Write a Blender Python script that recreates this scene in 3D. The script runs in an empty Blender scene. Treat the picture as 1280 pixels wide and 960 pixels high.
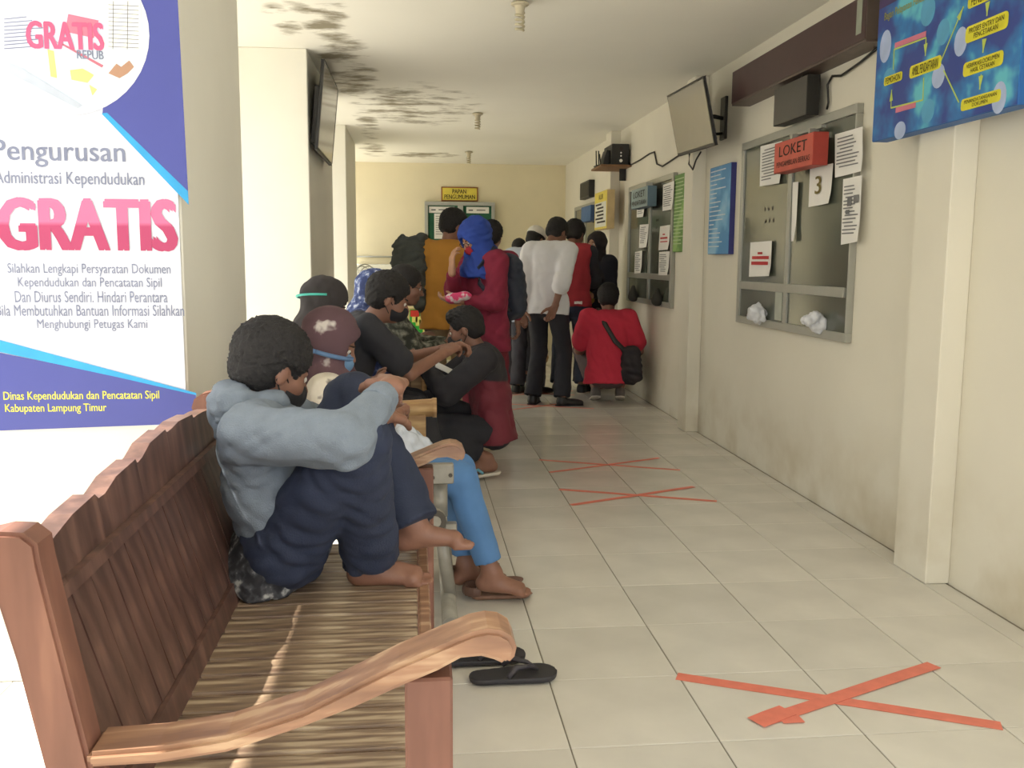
import bpy, bmesh, math, random
import numpy as np
from mathutils import Vector, Matrix
random.seed(4); rng = np.random.RandomState(7)
S = bpy.context.scene
C = S.collection
# ---------------------------------------------------------------- camera
F, YAW, PITCH, ROLL, CH = 1170.98, 0.104195, 0.130986, 0.0062347, 1.2591
def cam_axes():
    cy, sy = math.cos(YAW), math.sin(YAW)
    fwd = Vector((sy*math.cos(PITCH), cy*math.cos(PITCH), -math.sin(PITCH)))
    right = Vector((cy, -sy, 0)); up = right.cross(fwd)
    return right*math.cos(ROLL)+up*math.sin(ROLL), -right*math.sin(ROLL)+up*math.cos(ROLL), fwd
CR, CU, CF = cam_axes()
cd = bpy.data.cameras.new('camera'); cam = bpy.data.objects.new('camera', cd); C.objects.link(cam)
cd.sensor_fit = 'HORIZONTAL'; cd.sensor_width = 36; cd.lens = F/1280*36; cd.clip_start = .05; cd.clip_end = 200
cam.matrix_world = Matrix(((CR.x, CU.x, -CF.x, 0), (CR.y, CU.y, -CF.y, 0), (CR.z, CU.z, -CF.z, CH), (0, 0, 0, 1)))
S.camera = cam
def at(px, py, ax, v):                       # point on the plane axis=v seen at a pixel of the 1280x960 frame
    d = CF+CR*((px-640)/F)-CU*((py-480)/F); o = Vector((0, 0, CH)); t = (v-o[ax])/d[ax]
    return o+d*t
# ---------------------------------------------------------------- world, sun, exposure
W = bpy.data.worlds.new('sky'); S.world = W; W.use_nodes = True
bg = W.node_tree.nodes['Background']; bg.inputs[0].default_value = (.93, .96, 1, 1); bg.inputs[1].default_value = 1.85
sl = bpy.data.lights.new('sun', 'SUN'); sl.energy = 9; sl.angle = math.radians(.6); sl.color = (1, .95, .86)
so = bpy.data.objects.new('sun', sl); C.objects.link(so)
SD = Vector((-.5, -.01, .866)).normalized()
so.rotation_euler = SD.to_track_quat('Z', 'Y').to_euler(); so.location = (-6, -2, 8)
S.view_settings.view_transform = 'Standard'; S.view_settings.look = 'None'
S.view_settings.exposure = 0.45; S.view_settings.gamma = 1; S.view_settings.use_curve_mapping = False
try:
    S.cycles.max_bounces = 10; S.cycles.diffuse_bounces = 6
except Exception: pass
# ---------------------------------------------------------------- materials
def lin(c): return tuple((x/255/12.92 if x/255 <= .04045 else ((x/255+.055)/1.055)**2.4) for x in c)
_m = {}
def mat(name, col, rough=.6, amt=.06, scale=12, metal=0, bump=0, bscale=60, **kw):
    if name in _m: return _m[name]
    m = bpy.data.materials.new(name); m.use_nodes = True; nt = m.node_tree; N = nt.nodes; L = nt.links
    b = N['Principled BSDF']; b.inputs['Roughness'].default_value = rough; b.inputs['Metallic'].default_value = metal
    for k, v in kw.items(): b.inputs[k.replace('_', ' ')].default_value = v
    c = lin(col); tc = N.new('ShaderNodeTexCoord')
    nz = N.new('ShaderNodeTexNoise'); nz.inputs['Scale'].default_value = scale; nz.inputs['Detail'].default_value = 4
    L.new(tc.outputs['Object'], nz.inputs['Vector'])
    mr = N.new('ShaderNodeMapRange'); mr.inputs['From Min'].default_value = .3; mr.inputs['From Max'].default_value = .7
    mr.inputs['To Min'].default_value = 1-amt*2; mr.inputs['To Max'].default_value = 1+amt
    L.new(nz.outputs['Fac'], mr.inputs['Value'])
    mx = N.new('ShaderNodeVectorMath'); mx.operation = 'SCALE'; mx.inputs[0].default_value = c
    L.new(mr.outputs['Result'], mx.inputs['Scale']); L.new(mx.outputs[0], b.inputs['Base Color'])
    if bump:
        n2 = N.new('ShaderNodeTexNoise'); n2.inputs['Scale'].default_value = bscale; n2.inputs['Detail'].default_value = 3
        L.new(tc.outputs['Object'], n2.inputs['Vector'])
        bp = N.new('ShaderNodeBump'); bp.inputs['Strength'].default_value = bump; bp.inputs['Distance'].default_value = .01
        L.new(n2.outputs['Fac'], bp.inputs['Height']); L.new(bp.outputs[0], b.inputs['Normal'])
    _m[name] = m; return m
def nodes(m): return m.node_tree, m.node_tree.nodes, m.node_tree.links, m.node_tree.nodes['Principled BSDF']
def mixcol(m, fac_socket, c1, c2):
    nt, N, L, b = nodes(m); mx = N.new('ShaderNodeMix'); mx.data_type = 'RGBA'
    L.new(fac_socket, mx.inputs['Factor'])
    for c, k in ((c1, 'A'), (c2, 'B')):
        i = [s for s in mx.inputs if s.name == k and s.type == 'RGBA'][0]
        if isinstance(c, tuple): i.default_value = (*lin(c), 1)
        else: L.new(c, i)
    return [s for s in mx.outputs if s.type == 'RGBA'][0]
def pattern(name, cols, scale=40, kind='noise', rough=.8, thr=(.45, .55), stretch=(1, 1, 1), bump=0):
    """fabric or grain with two or three colours"""
    if name in _m: return _m[name]
    m = bpy.data.materials.new(name); m.use_nodes = True; nt, N, L, b = nodes(m)
    b.inputs['Roughness'].default_value = rough
    tc = N.new('ShaderNodeTexCoord'); mp = N.new('ShaderNodeMapping'); mp.inputs['Scale'].default_value = stretch
    L.new(tc.outputs['Object'], mp.inputs['Vector'])
    if kind == 'voronoi':
        t = N.new('ShaderNodeTexVoronoi'); t.inputs['Scale'].default_value = scale; out = t.outputs['Distance']
    else:
        t = N.new('ShaderNodeTexNoise'); t.inputs['Scale'].default_value = scale; t.inputs['Detail'].default_value = 3; out = t.outputs['Fac']
    L.new(mp.outputs[0], t.inputs['Vector'])
    r = N.new('ShaderNodeValToRGB'); e = r.color_ramp.elements
    e[0].position = thr[0]; e[0].color = (*lin(cols[0]), 1); e[1].position = thr[1]; e[1].color = (*lin(cols[1]), 1)
    if len(cols) > 2:
        x = e.new(min(.99, thr[1]+.1)); x.color = (*lin(cols[2]), 1)
    L.new(out, r.inputs[0]); L.new(r.outputs[0], b.inputs['Base Color'])
    if bump:
        bp = N.new('ShaderNodeBump'); bp.inputs['Strength'].default_value = bump; bp.inputs['Distance'].default_value = .004
        L.new(out, bp.inputs['Height']); L.new(bp.outputs[0], b.inputs['Normal'])
    _m[name] = m; return m
def zsplit(name, lo, hi, z, soft=.01, rough=.8, tilt=(0, 0)):
    if name in _m: return _m[name]
    m = mat(name, lo, rough, .03); nt, N, L, b = nodes(m)
    tc = N.new('ShaderNodeTexCoord'); d = N.new('ShaderNodeVectorMath'); d.operation = 'DOT_PRODUCT'
    d.inputs[1].default_value = (tilt[0], tilt[1], 1); L.new(tc.outputs['Object'], d.inputs[0])
    mr = N.new('ShaderNodeMapRange'); mr.inputs['From Min'].default_value = z-soft; mr.inputs['From Max'].default_value = z+soft
    L.new(d.outputs['Value'], mr.inputs['Value']); L.new(mixcol(m, mr.outputs['Result'], lo, hi), b.inputs['Base Color']); return m

def wall_mat(name, col, z0dirt=True):
    m = mat(name, col, .75, .025, 1.3, bump=.05, bscale=9); nt, N, L, b = nodes(m)
    src = b.inputs['Base Color'].links[0].from_socket
    g = N.new('ShaderNodeNewGeometry'); sp = N.new('ShaderNodeSeparateXYZ'); L.new(g.outputs['Position'], sp.inputs[0])
    nz = N.new('ShaderNodeTexNoise'); nz.inputs['Scale'].default_value = 3.2; nz.inputs['Detail'].default_value = 6; L.new(g.outputs['Position'], nz.inputs['Vector'])
    # grime: soft splashes near the floor and faint scuffs
    mr = N.new('ShaderNodeMapRange'); mr.inputs['From Min'].default_value = .0; mr.inputs['From Max'].default_value = .55
    mr.inputs['To Min'].default_value = .62; mr.inputs['To Max'].default_value = 0; L.new(sp.outputs['Z'], mr.inputs['Value'])
    r2 = N.new('ShaderNodeMapRange'); r2.inputs['From Min'].default_value = .42; r2.inputs['From Max'].default_value = .72; L.new(nz.outputs['Fac'], r2.inputs['Value'])
    mm = N.new('ShaderNodeMath'); mm.operation = 'MULTIPLY'; L.new(mr.outputs[0], mm.inputs[0]); L.new(r2.outputs[0], mm.inputs[1])
    L.new(mixcol(m, mm.outputs[0], src, (178, 162, 128)), b.inputs['Base Color']); return m
M_wall = wall_mat('cream_paint', (226, 221, 206))
M_wall_l = wall_mat('cream_paint_column', (232, 229, 217))
M_band = mat('pale_yellow_paint', (232, 222, 192), .75, .03, 2)

def ceiling_mat():
    m = mat('ceiling_paint', (236, 233, 222), .85, .02, .8, bump=.03, bscale=5); nt, N, L, b = nodes(m)
    src = b.inputs['Base Color'].links[0].from_socket
    g = N.new('ShaderNodeNewGeometry'); sp = N.new('ShaderNodeSeparateXYZ'); L.new(g.outputs['Position'], sp.inputs[0])
    mp = N.new('ShaderNodeMapping'); mp.inputs['Scale'].default_value = (2.6, 4.2, 1); L.new(g.outputs['Position'], mp.inputs['Vector'])
    nz = N.new('ShaderNodeTexNoise'); nz.inputs['Scale'].default_value = 1.25; nz.inputs['Detail'].default_value = 8; nz.inputs['Roughness'].default_value = .62
    L.new(mp.outputs[0], nz.inputs['Vector'])
    def M(op, a, b_, c_=None):
        n = N.new('ShaderNodeMath'); n.operation = op
        for i, v in enumerate((a, b_, c_)):
            if v is None: continue
            if isinstance(v, (int, float)): n.inputs[i].default_value = v
            else: L.new(v, n.inputs[i])
        return n.outputs[0]
    def blob(cx, cy, rx, ry):
        dx = M('DIVIDE', M('SUBTRACT', sp.outputs['X'], cx), rx); dy = M('DIVIDE', M('SUBTRACT', sp.outputs['Y'], cy), ry)
        d = M('ADD', M('MULTIPLY', dx, dx), M('MULTIPLY', dy, dy)); return M('MAXIMUM', M('SUBTRACT', 1, d), 0)
    tot = None
    for a in ((-.44, 6.9, .22, 1.5), (-.5, 5.3, .18, .7), (-.44, 9.3, .14, 1.6), (-.48, 11.6, .2, .9), (.02, 8.4, .62, 1.3), (.15, 12.1, .5, .45), (-.72, 5.6, .12, .5)):
        v = blob(*a); tot = v if tot is None else M('MAXIMUM', tot, v)
    mr = N.new('ShaderNodeMapRange'); mr.inputs['From Min'].default_value = .50; mr.inputs['From Max'].default_value = .66
    L.new(nz.outputs['Fac'], mr.inputs['Value'])
    # lower threshold where the stain is strongest
    th = M('ADD', nz.outputs['Fac'], M('MULTIPLY', tot, .16)); L.new(th, mr.inputs['Value']); mr.inputs['From Min'].default_value = .57; mr.inputs['From Max'].default_value = .74
    fac = M('MULTIPLY', mr.outputs[0], M('MINIMUM', M('MULTIPLY', tot, 2.2), 1))
    L.new(mixcol(m, fac, src, (140, 132, 112)), b.inputs['Base Color']); return m
M_ceil = ceiling_mat()
M_tile = mat('glazed_tile', (212, 208, 198), .22, .05, 3.5)
nt, N, L, b_ = nodes(M_tile)
oi = N.new('ShaderNodeObjectInfo'); mrr = N.new('ShaderNodeMapRange'); mrr.inputs['To Min'].default_value = .95; mrr.inputs['To Max'].default_value = 1.03
L.new(oi.outputs['Random'], mrr.inputs['Value']); vm = N.new('ShaderNodeVectorMath'); vm.operation = 'SCALE'
L.new(b_.inputs['Base Color'].links[0].from_socket, vm.inputs[0]); L.new(mrr.outputs[0], vm.inputs['Scale']); L.new(vm.outputs[0], b_.inputs['Base Color'])
M_grout = mat('grout', (128, 122, 108), .9)
M_conc = mat('pale_concrete', (225, 222, 214), .9, .05, 3)
M_alu = mat('aluminium_frame', (172, 172, 164), .4, .02, metal=.35)
M_glass = mat('dark_window_glass', (88, 92, 82), .12, .04, 2, Specular_IOR_Level=.7)
M_white = mat('white_paper', (238, 236, 232), .8, .01)
M_ink = mat('grey_ink', (120, 120, 122), .8)
M_black = mat('black_plastic', (34, 32, 30), .45)
M_dark = mat('dark_ink', (48, 40, 34), .8)
M_red = mat('red_ink', (190, 60, 62), .8)
def wood_mat(name, c1, c2, c3, stretch, scale=14, rough=.42, thr=(.38, .56)):
    m = pattern(name, (c1, c2, c3), scale, 'noise', rough, thr, stretch, bump=.12); return m
M_wback = wood_mat('brown_varnished_wood', (80, 56, 48), (100, 72, 62), (114, 84, 72), (4, 4, .5), 7)
M_wpost = wood_mat('reddish_wood', (112, 74, 60), (124, 83, 68), (136, 94, 76), (3, 3, .5), 7, .5)
M_wseat = wood_mat('worn_seat_wood', (104, 84, 70), (142, 121, 99), (180, 161, 135), (1.2, 13, 3), 4.5, .3, (.34, .52))
M_warm = wood_mat('worn_arm_wood', (128, 94, 74), (156, 118, 92), (184, 152, 122), (1.0, 8, 6), 4.5, .36, (.34, .55))
M_wtan = wood_mat('tan_wood', (150, 114, 74), (182, 146, 98), (196, 162, 114), (1, 6, 6), 6, .45)
# ---------------------------------------------------------------- mesh helpers
def link(name, me, m=None, parent=None, smooth=False):
    o = bpy.data.objects.new(name, me); C.objects.link(o)
    if m is not None: me.materials.append(m)
    if smooth and len(me.polygons): me.polygons.foreach_set('use_smooth', [True]*len(me.polygons))
    if parent is not None:
        o.parent = parent; o.matrix_parent_inverse = Matrix.Translation(-wloc(parent))
    return o
def wloc(o):
    if o.parent is None: return Vector(o.location)
    return wloc(o.parent) + Vector(o.location) + o.matrix_parent_inverse.translation
def tag(o, label=None, cat=None, group=None, kind=None):
    for k, v in (('label', label), ('category', cat), ('group', group), ('kind', kind)):
        if v: o[k] = v
    return o
def thing(name, loc, label, cat, group=None):
    o = bpy.data.objects.new(name, None); o.empty_display_size = .1; C.objects.link(o); o.location = loc
    return tag(o, label, cat, group)
def mesh_of(name, bm):
    bmesh.ops.recalc_face_normals(bm, faces=bm.faces)
    me = bpy.data.meshes.new(name); bm.to_mesh(me); bm.free(); return me
def box(name, x0, x1, y0, y1, z0, z1, m, parent=None, bev=0, seg=1):
    bm = bmesh.new(); bmesh.ops.create_cube(bm, size=1)
    c = Vector(((x0+x1)/2, (y0+y1)/2, (z0+z1)/2))
    for v in bm.verts: v.co = Vector((v.co.x*(x1-x0), v.co.y*(y1-y0), v.co.z*(z1-z0)))
    if bev: bmesh.ops.bevel(bm, geom=list(bm.edges), offset=bev, segments=seg, affect='EDGES', profile=.6)
    me = mesh_of(name, bm); o = link(name, me, m, parent); o.location = c
    return o
def prism(name, pts, axis, a0, a1, m, parent=None, bev=0, smooth=False):
    """2D outline (other two axes in x,y,z order) extruded along axis"""
    bm = bmesh.new()
    def P(p, a):
        q = list(p); q.insert(axis, a); return Vector(q)
    c = P((sum(p[0] for p in pts)/len(pts), sum(p[1] for p in pts)/len(pts)), (a0+a1)/2)
    A = [bm.verts.new(P(p, a0)-c) for p in pts]; B = [bm.verts.new(P(p, a1)-c) for p in pts]
    n = len(pts); bm.faces.new(A); bm.faces.new(B[::-1])
    for i in range(n): bm.faces.new((A[i], B[i], B[(i+1) % n], A[(i+1) % n]))
    bmesh.ops.recalc_face_normals(bm, faces=bm.faces)
    if bev:
        ed = [e for e in bm.edges if len(e.link_faces) == 2 and e.calc_face_angle(0) > .9]
        bmesh.ops.bevel(bm, geom=ed, offset=bev, segments=2, affect='EDGES')
    o = link(name, mesh_of(name, bm), m, parent); o.location = c
    return o
def tube(name, pts, r, m, parent=None, n=8, rads=None):
    pts = [Vector(p) for p in pts]; c = pts[0].copy(); bm = bmesh.new(); rings = []
    for i, p in enumerate(pts):
        d = (pts[min(i+1, len(pts)-1)]-pts[max(i-1, 0)]).normalized()
        u = d.cross(Vector((0, 0, 1)) if abs(d.z) < .9 else Vector((0, 1, 0))).normalized(); v = d.cross(u)
        rr = rads[i] if rads else r
        rings.append([bm.verts.new(p-c+(u*math.cos(t)+v*math.sin(t))*rr) for t in [2*math.pi*k/n for k in range(n)]])
    for a, b in zip(rings, rings[1:]):
        for k in range(n): bm.faces.new((a[k], a[(k+1) % n], b[(k+1) % n], b[k]))
    bm.faces.new(rings[0][::-1]); bm.faces.new(rings[-1])
    me = mesh_of(name, bm); o = link(name, me, m, parent); o.location = c
    for p in me.polygons: p.use_smooth = len(p.vertices) == 4
    return o
A_ = np.array
class Frame:                                  # a flat surface: origin, u right, v up, n towards the viewer
    def __init__(s, o, u, v): s.o = Vector(o); s.u = Vector(u).normalized(); s.v = Vector(v).normalized(); s.n = s.u.cross(s.v)
    def p(s, x, y, e=0): return s.o+s.u*x+s.v*y+s.n*e
def front(Y): return Frame((0, Y, 0), (1, 0, 0), (0, 0, 1))
def side(X): return Frame((X, 0, 0), (0, -1, 0), (0, 0, 1))
def fpx(fr, px, py):                          # frame coordinates of a pixel
    ax = 1 if abs(fr.n.y) > .5 else 0; q = at(px, py, ax, fr.o[ax]); d = q-fr.o; return d.dot(fr.u), d.dot(fr.v)
def flat(name, fr, pts, m, parent=None, e=.0005, th=.0004):
    bm = bmesh.new(); c = fr.p(pts[0][0], pts[0][1], e)
    A = [bm.verts.new(fr.p(x, y, e+th)-c) for x, y in pts]; B = [bm.verts.new(fr.p(x, y, e)-c) for x, y in pts]; n = len(pts)
    bm.faces.new(A); bm.faces.new(B[::-1])
    for i in range(n): bm.faces.new((A[i], B[i], B[(i+1) % n], A[(i+1) % n]))
    o = link(name, mesh_of(name, bm), m, parent); o.location = c; return o
def rects(name, fr, rs, m, parent=None, e=.0008):     # many small printed bars as one print
    bm = bmesh.new(); c = fr.p(rs[0][0], rs[0][1], e)
    for x0, y0, x1, y1 in rs:
        bm.faces.new([bm.verts.new(fr.p(x, y, e)-c) for x, y in ((x0, y0), (x1, y0), (x1, y1), (x0, y1))])
    me = bpy.data.meshes.new(name); bm.to_mesh(me); bm.free()
    o = link(name, me, m, parent); o.location = c; o['kind'] = 'stuff'; return o
def text(name, s, fr, x0, y0, x1, y1, m, parent=None, e=.0012, bold=0., shear=0.):
    cu = bpy.data.curves.new(name, 'FONT'); cu.body = s; cu.size = 1; cu.resolution_u = 3; cu.shear = shear; cu.align_x = 'CENTER'
    cu.space_line = .85
    t = bpy.data.objects.new(name, cu); C.objects.link(t)
    me = bpy.data.meshes.new_from_object(t.evaluated_get(bpy.context.evaluated_depsgraph_get()))
    bpy.data.objects.remove(t); bpy.data.curves.remove(cu)
    n = len(me.vertices); a = np.empty(n*3); me.vertices.foreach_get('co', a); a = a.reshape(-1, 3)
    fc = [tuple(p.vertices) for p in me.polygons]; bpy.data.meshes.remove(me)
    sh_ = [0.] if bold < .004 else ([-bold, 0., bold] if bold < .03 else [-bold, -bold/2, 0., bold/2, bold])
    V = np.concatenate([a+A_((q, (abs(q) > 0)*bold*.25*(1 if i % 2 else -1), i*.0)) for i, q in enumerate(sh_)]); lay = np.repeat(np.arange(len(sh_))*.00012, n)
    fc = [tuple(v+i*n for v in p) for i in range(len(sh_)) for p in fc]
    lo, hi = V.min(0), V.max(0); V[:, 0] = x0+(V[:, 0]-lo[0])/(hi[0]-lo[0])*(x1-x0); V[:, 1] = y0+(V[:, 1]-lo[1])/(hi[1]-lo[1])*(y1-y0)
    c = fr.p((x0+x1)/2, (y0+y1)/2, e); U, W_, O, Nn = np.array(fr.u), np.array(fr.v), np.array(fr.p(0, 0, e)-c), np.array(fr.n)
    me = bpy.data.meshes.new(name); me.from_pydata((O+V[:, :1]*U+V[:, 1:2]*W_+lay[:, None]*Nn).tolist(), [], fc); me.update()
    me.materials.clear(); o = link(name, me, m, parent); o.location = c; return o
def tpx(name, s, fr, bx, m, parent=None, **k):
    xa, ya = fpx(fr, bx[0], bx[3]); xb, yb = fpx(fr, bx[2], bx[1]); return text(name, s, fr, xa, ya, xb, yb, m, parent, **k)
# ---------------------------------------------------------------- implicit surfaces for bodies and cloth
class Sdf:
    def __init__(s): s.P = []
    def cone(s, a, b, ra, rb, k=.02, w=None, kx=1., op='u', cap=False): s.P.append(('c', np.array(a, float), np.array(b, float), ra, rb, k, None if w is None else np.array(w, float), kx, op, cap)); return s
    def ell(s, c, r, R=None, k=.02, op='u'): s.P.append(('e', np.array(c, float), np.array(r, float), None if R is None else np.array(R, float), k, op)); return s
    def clip(s, p, n): s.P.append(('p', np.array(p, float), np.array(n, float)/np.linalg.norm(n))); return s     # removes the side n points to
    def build(s, h, fold=0., freq=22., seed=0):
        lo, hi = np.full(3, 1e9), np.full(3, -1e9)
        for q in s.P:
            if q[0] == 'c' and q[8] == 'u':
                r = max(q[3], q[4])*(q[7] if q[6] is not None else 1)
                lo = np.minimum(lo, np.minimum(q[1], q[2])-r); hi = np.maximum(hi, np.maximum(q[1], q[2])+r)
            elif q[0] == 'e' and q[5] == 'u': r = q[2].max(); lo = np.minimum(lo, q[1]-r); hi = np.maximum(hi, q[1]+r)
        lo -= 3*h+fold; hi += 3*h+fold
        n = np.ceil((hi-lo)/h).astype(int)+1; D = np.full(n, .3, np.float32)
        ax = [lo[i]+h*np.arange(n[i]) for i in range(3)]
        for q in s.P:
            if q[0] == 'p':
                d = (ax[0][:, None, None]-q[1][0])*q[2][0]+(ax[1][None, :, None]-q[1][1])*q[2][1]+(ax[2][None, None, :]-q[1][2])*q[2][2]
                np.maximum(D, d.astype(np.float32), out=D); continue
            if q[0] == 'c':
                k = q[5]; r = max(q[3], q[4])*(max(q[7], 1) if q[6] is not None else 1); bl = np.minimum(q[1], q[2])-r; bh = np.maximum(q[1], q[2])+r
            else: k = q[4]; r = q[2].max(); bl = q[1]-r; bh = q[1]+r
            mg = k+3*h; i0 = np.clip(np.floor((bl-mg-lo)/h).astype(int), 0, n-1); i1 = np.clip(np.ceil((bh+mg-lo)/h).astype(int)+1, 1, n)
            if (i1 <= i0).any(): continue
            sl_ = tuple(slice(i0[i], i1[i]) for i in range(3))
            X = ax[0][sl_[0]][:, None, None]; Y = ax[1][sl_[1]][None, :, None]; Z = ax[2][sl_[2]][None, None, :]
            if q[0] == 'c':
                a, b, ra, rb, k, w, kx, op, cap = q[1:]
                ba = b-a
                px, py, pz = X-a[0], Y-a[1], Z-a[2]
                L2 = max(ba @ ba, 1e-9); tt = (px*ba[0]+py*ba[1]+pz*ba[2])/L2; t = np.clip(tt, 0, 1)
                qx, qy, qz = px-t*ba[0], py-t*ba[1], pz-t*ba[2]
                d2 = qx*qx+qy*qy+qz*qz
                if w is not None:
                    wn = w/np.linalg.norm(w); lw = qx*wn[0]+qy*wn[1]+qz*wn[2]; d2 = d2-lw*lw*(1-1/kx**2)
                rr = ra+(rb-ra)*t
                d = np.sqrt(np.maximum(d2, 0))-rr
                if cap:
                    Ln = math.sqrt(L2); d = np.maximum(d, np.maximum(-tt*Ln, (tt-1)*Ln))
            else:
                c, rd, R, k, op = q[1:]
                px, py, pz = X-c[0], Y-c[1], Z-c[2]
                if R is not None: px, py, pz = (px*R[0][0]+py*R[0][1]+pz*R[0][2], px*R[1][0]+py*R[1][1]+pz*R[1][2], px*R[2][0]+py*R[2][1]+pz*R[2][2])
                k0 = np.sqrt((px/rd[0])**2+(py/rd[1])**2+(pz/rd[2])**2)+1e-6; k1 = np.sqrt((px/rd[0]**2)**2+(py/rd[1]**2)**2+(pz/rd[2]**2)**2)+1e-6
                d = k0*(k0-1)/k1
            E = D[sl_]; d = d.astype(np.float32)
            if op == 'u':
                hh = np.clip(.5+.5*(E-d)/k, 0, 1); D[sl_] = E*(1-hh)+d*hh-k*hh*(1-hh)
            else:
                d = -d; hh = np.clip(.5-.5*(E-d)/k, 0, 1); D[sl_] = E*(1-hh)+d*hh+k*hh*(1-hh)
        if fold:
            r_ = np.random.RandomState(seed); X = ax[0][:, None, None]; Y = ax[1][None, :, None]; Z = ax[2][None, None, :]
            f = 0
            for j in range(5):
                v = r_.randn(3); v[2] *= 1.3; v /= np.linalg.norm(v); w2 = r_.randn(3); w2 /= np.linalg.norm(w2); fq = 3.4*freq*(.5+.9*r_.rand())
                ph = X*v[0]+Y*v[1]+Z*v[2]; wp = np.sin((X*w2[0]+Y*w2[1]+Z*w2[2])*fq*.3+r_.rand()*6)
                f = f+(1-2*np.abs(np.sin(ph*fq*.5+1.3*wp+r_.rand()*6)))/5
            D += (fold*f).astype(np.float32)
        return nets(D, lo, h)
def nets(D, lo, h):
    I = D < 0
    c = [(i, j, k) for i in (0, 1) for j in (0, 1) for k in (0, 1)]
    n = np.array(D.shape)-1
    cnt = sum(I[i:n[0]+i, j:n[1]+j, k:n[2]+k].astype(np.int8) for i, j, k in c)
    act = (cnt > 0) & (cnt < 8); ci = np.argwhere(act)
    V = np.zeros((len(ci), 3)); W_ = np.zeros(len(ci))
    vals = {o: D[ci[:, 0]+o[0], ci[:, 1]+o[1], ci[:, 2]+o[2]] for o in c}
    for a in c:
        for axx in range(3):
            if a[axx]: continue
            b = list(a); b[axx] = 1; b = tuple(b); va, vb = vals[a], vals[b]
            mk = (va < 0) != (vb < 0); t = np.where(mk, va/(va-vb+1e-12), 0)
            P = np.array(a, float)[None, :].repeat(len(ci), 0); P[:, axx] += t
            V[mk] += P[mk]; W_[mk] += 1
    V = (V/W_[:, None]+ci)*h+lo
    idx = np.full(act.shape, -1, np.int64); idx[act] = np.arange(len(ci))
    Q = []
    for axx in range(3):
        sh = [slice(1, n[i]) for i in range(3)]; sh[axx] = slice(0, n[axx])
        s2 = list(sh); s2[axx] = slice(1, n[axx]+1)
        A = I[tuple(sh)]; B = I[tuple(s2)]
        e = np.argwhere(A != B); 
        if not len(e): continue
        fl = A[e[:, 0], e[:, 1], e[:, 2]]
        e = e+np.array([0 if i == axx else 1 for i in range(3)])
        u, v = [(1, 2), (2, 0), (0, 1)][axx]
        def gi(du, dv):
            x = e.copy(); x[:, u] -= du; x[:, v] -= dv; return idx[x[:, 0], x[:, 1], x[:, 2]]
        q = np.stack([gi(1, 1), gi(0, 1), gi(0, 0), gi(1, 0)], 1); q[~fl] = q[~fl][:, ::-1]; Q.append(q)
    Q = np.concatenate(Q) if Q else np.zeros((0, 4), int); Q = Q[(Q >= 0).all(1)]
    return V, Q
TRI = [0]
def sdf_obj(name, s, h, m, parent, fold=0., freq=22., seed=0, origin=None):
    V, Q = s.build(h, fold*1.5, freq*1.25, seed); o0 = np.array(wloc(parent) if parent is not None and origin is None else (origin or (0, 0, 0)))
    me = bpy.data.meshes.new(name); V = V-o0
    me.vertices.add(len(V)); me.vertices.foreach_set('co', V.ravel().astype(np.float32))
    me.loops.add(len(Q)*4); me.loops.foreach_set('vertex_index', Q.ravel().astype(np.int32))
    me.polygons.add(len(Q)); me.polygons.foreach_set('loop_start', np.arange(0, len(Q)*4, 4, dtype=np.int32))
    try: me.polygons.foreach_set('loop_total', np.full(len(Q), 4, np.int32))
    except Exception: pass
    me.update(calc_edges=True); me.validate(); TRI[0] += 2*len(Q)
    o = link(name, me, m, None, True); o.location = Vector(o0)
    if parent is not None: o.parent = parent; o.matrix_parent_inverse = Matrix.Translation(-wloc(parent))
    return o
# ================================================================ SETTING
XR, XL, YF, ZC, YN = 2.10, -.66, 13.1, 2.57, -3.0
def struct(o): o['kind'] = 'structure'; return o
struct(box('wall_right', XR, XR+.15, 1.2, YF+.15, -.1, ZC+.1, M_wall))
struct(box('wall_back', -3.2, XR, YF, YF+.15, -.1, ZC+.1, M_band))
struct(box('ceiling', -1.39, XR+1.2, YN, YF, ZC, ZC+.12, M_ceil))
for i, (y0, y1) in enumerate(((3.38, 3.63), (6.71, 6.92), (9.6, 9.86))):
    struct(box('trim_%d' % (i+1), 2.0, XR, y0, y1, 0, ZC, M_wall, bev=.004))
for i, (y0, y1) in enumerate(((2.8, 3.8), (6.2, 7.95), (9.56, 11.1), (-.55, .40))):  # last column is out of view, added to block light on the banner
    struct(box('wall_left_%d' % (i+1), -1.5, XL, y0, y1, 0, ZC, M_wall_l, bev=.005))
struct(box('wall_sky_block', -5.2, -5.0, -4, 16, -.05, 3.4, mat('sky_block_paint', (236, 232, 220), .8)))  # unseen wall, placed to cut sky light and bounce sun inside
fl = struct(box('floor', XL-1.0, XR, YN, YF, -.06, -.003, M_grout))
struct(box('ground_outside', -7.2, 9, -9, 16, -.16, -.062, M_conc))
# floor tiles 40 x 40 cm; the far ones are joined
TX, TY, TS = .7972, 2.6656, .4
def tile_mesh(wx, wy, name='tile'):
    bm = bmesh.new(); bmesh.ops.create_cube(bm, size=1)
    for v in bm.verts: v.co = Vector((v.co.x*(wx-.0035), v.co.y*(wy-.0035), v.co.z*.006))
    top = [e for e in bm.edges if all(v.co.z > 0 for v in e.verts)]
    bmesh.ops.bevel(bm, geom=top, offset=.0015, segments=1, affect='EDGES')
    me = mesh_of(name, bm); me.materials.append(M_tile); return me
tme = tile_mesh(TS, TS); tlast = tile_mesh(XR-(TX+3*TS)-.012, TS)
def put(me, x, y, rot=0):
    o = bpy.data.objects.new('tile', me); C.objects.link(o); o.parent = fl; o.matrix_parent_inverse = Matrix.Translation(-Vector(fl.location))
    o.location = (x, y, -.0025+random.uniform(-.0003, .0003)); return o
stuff = bmesh.new()
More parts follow.
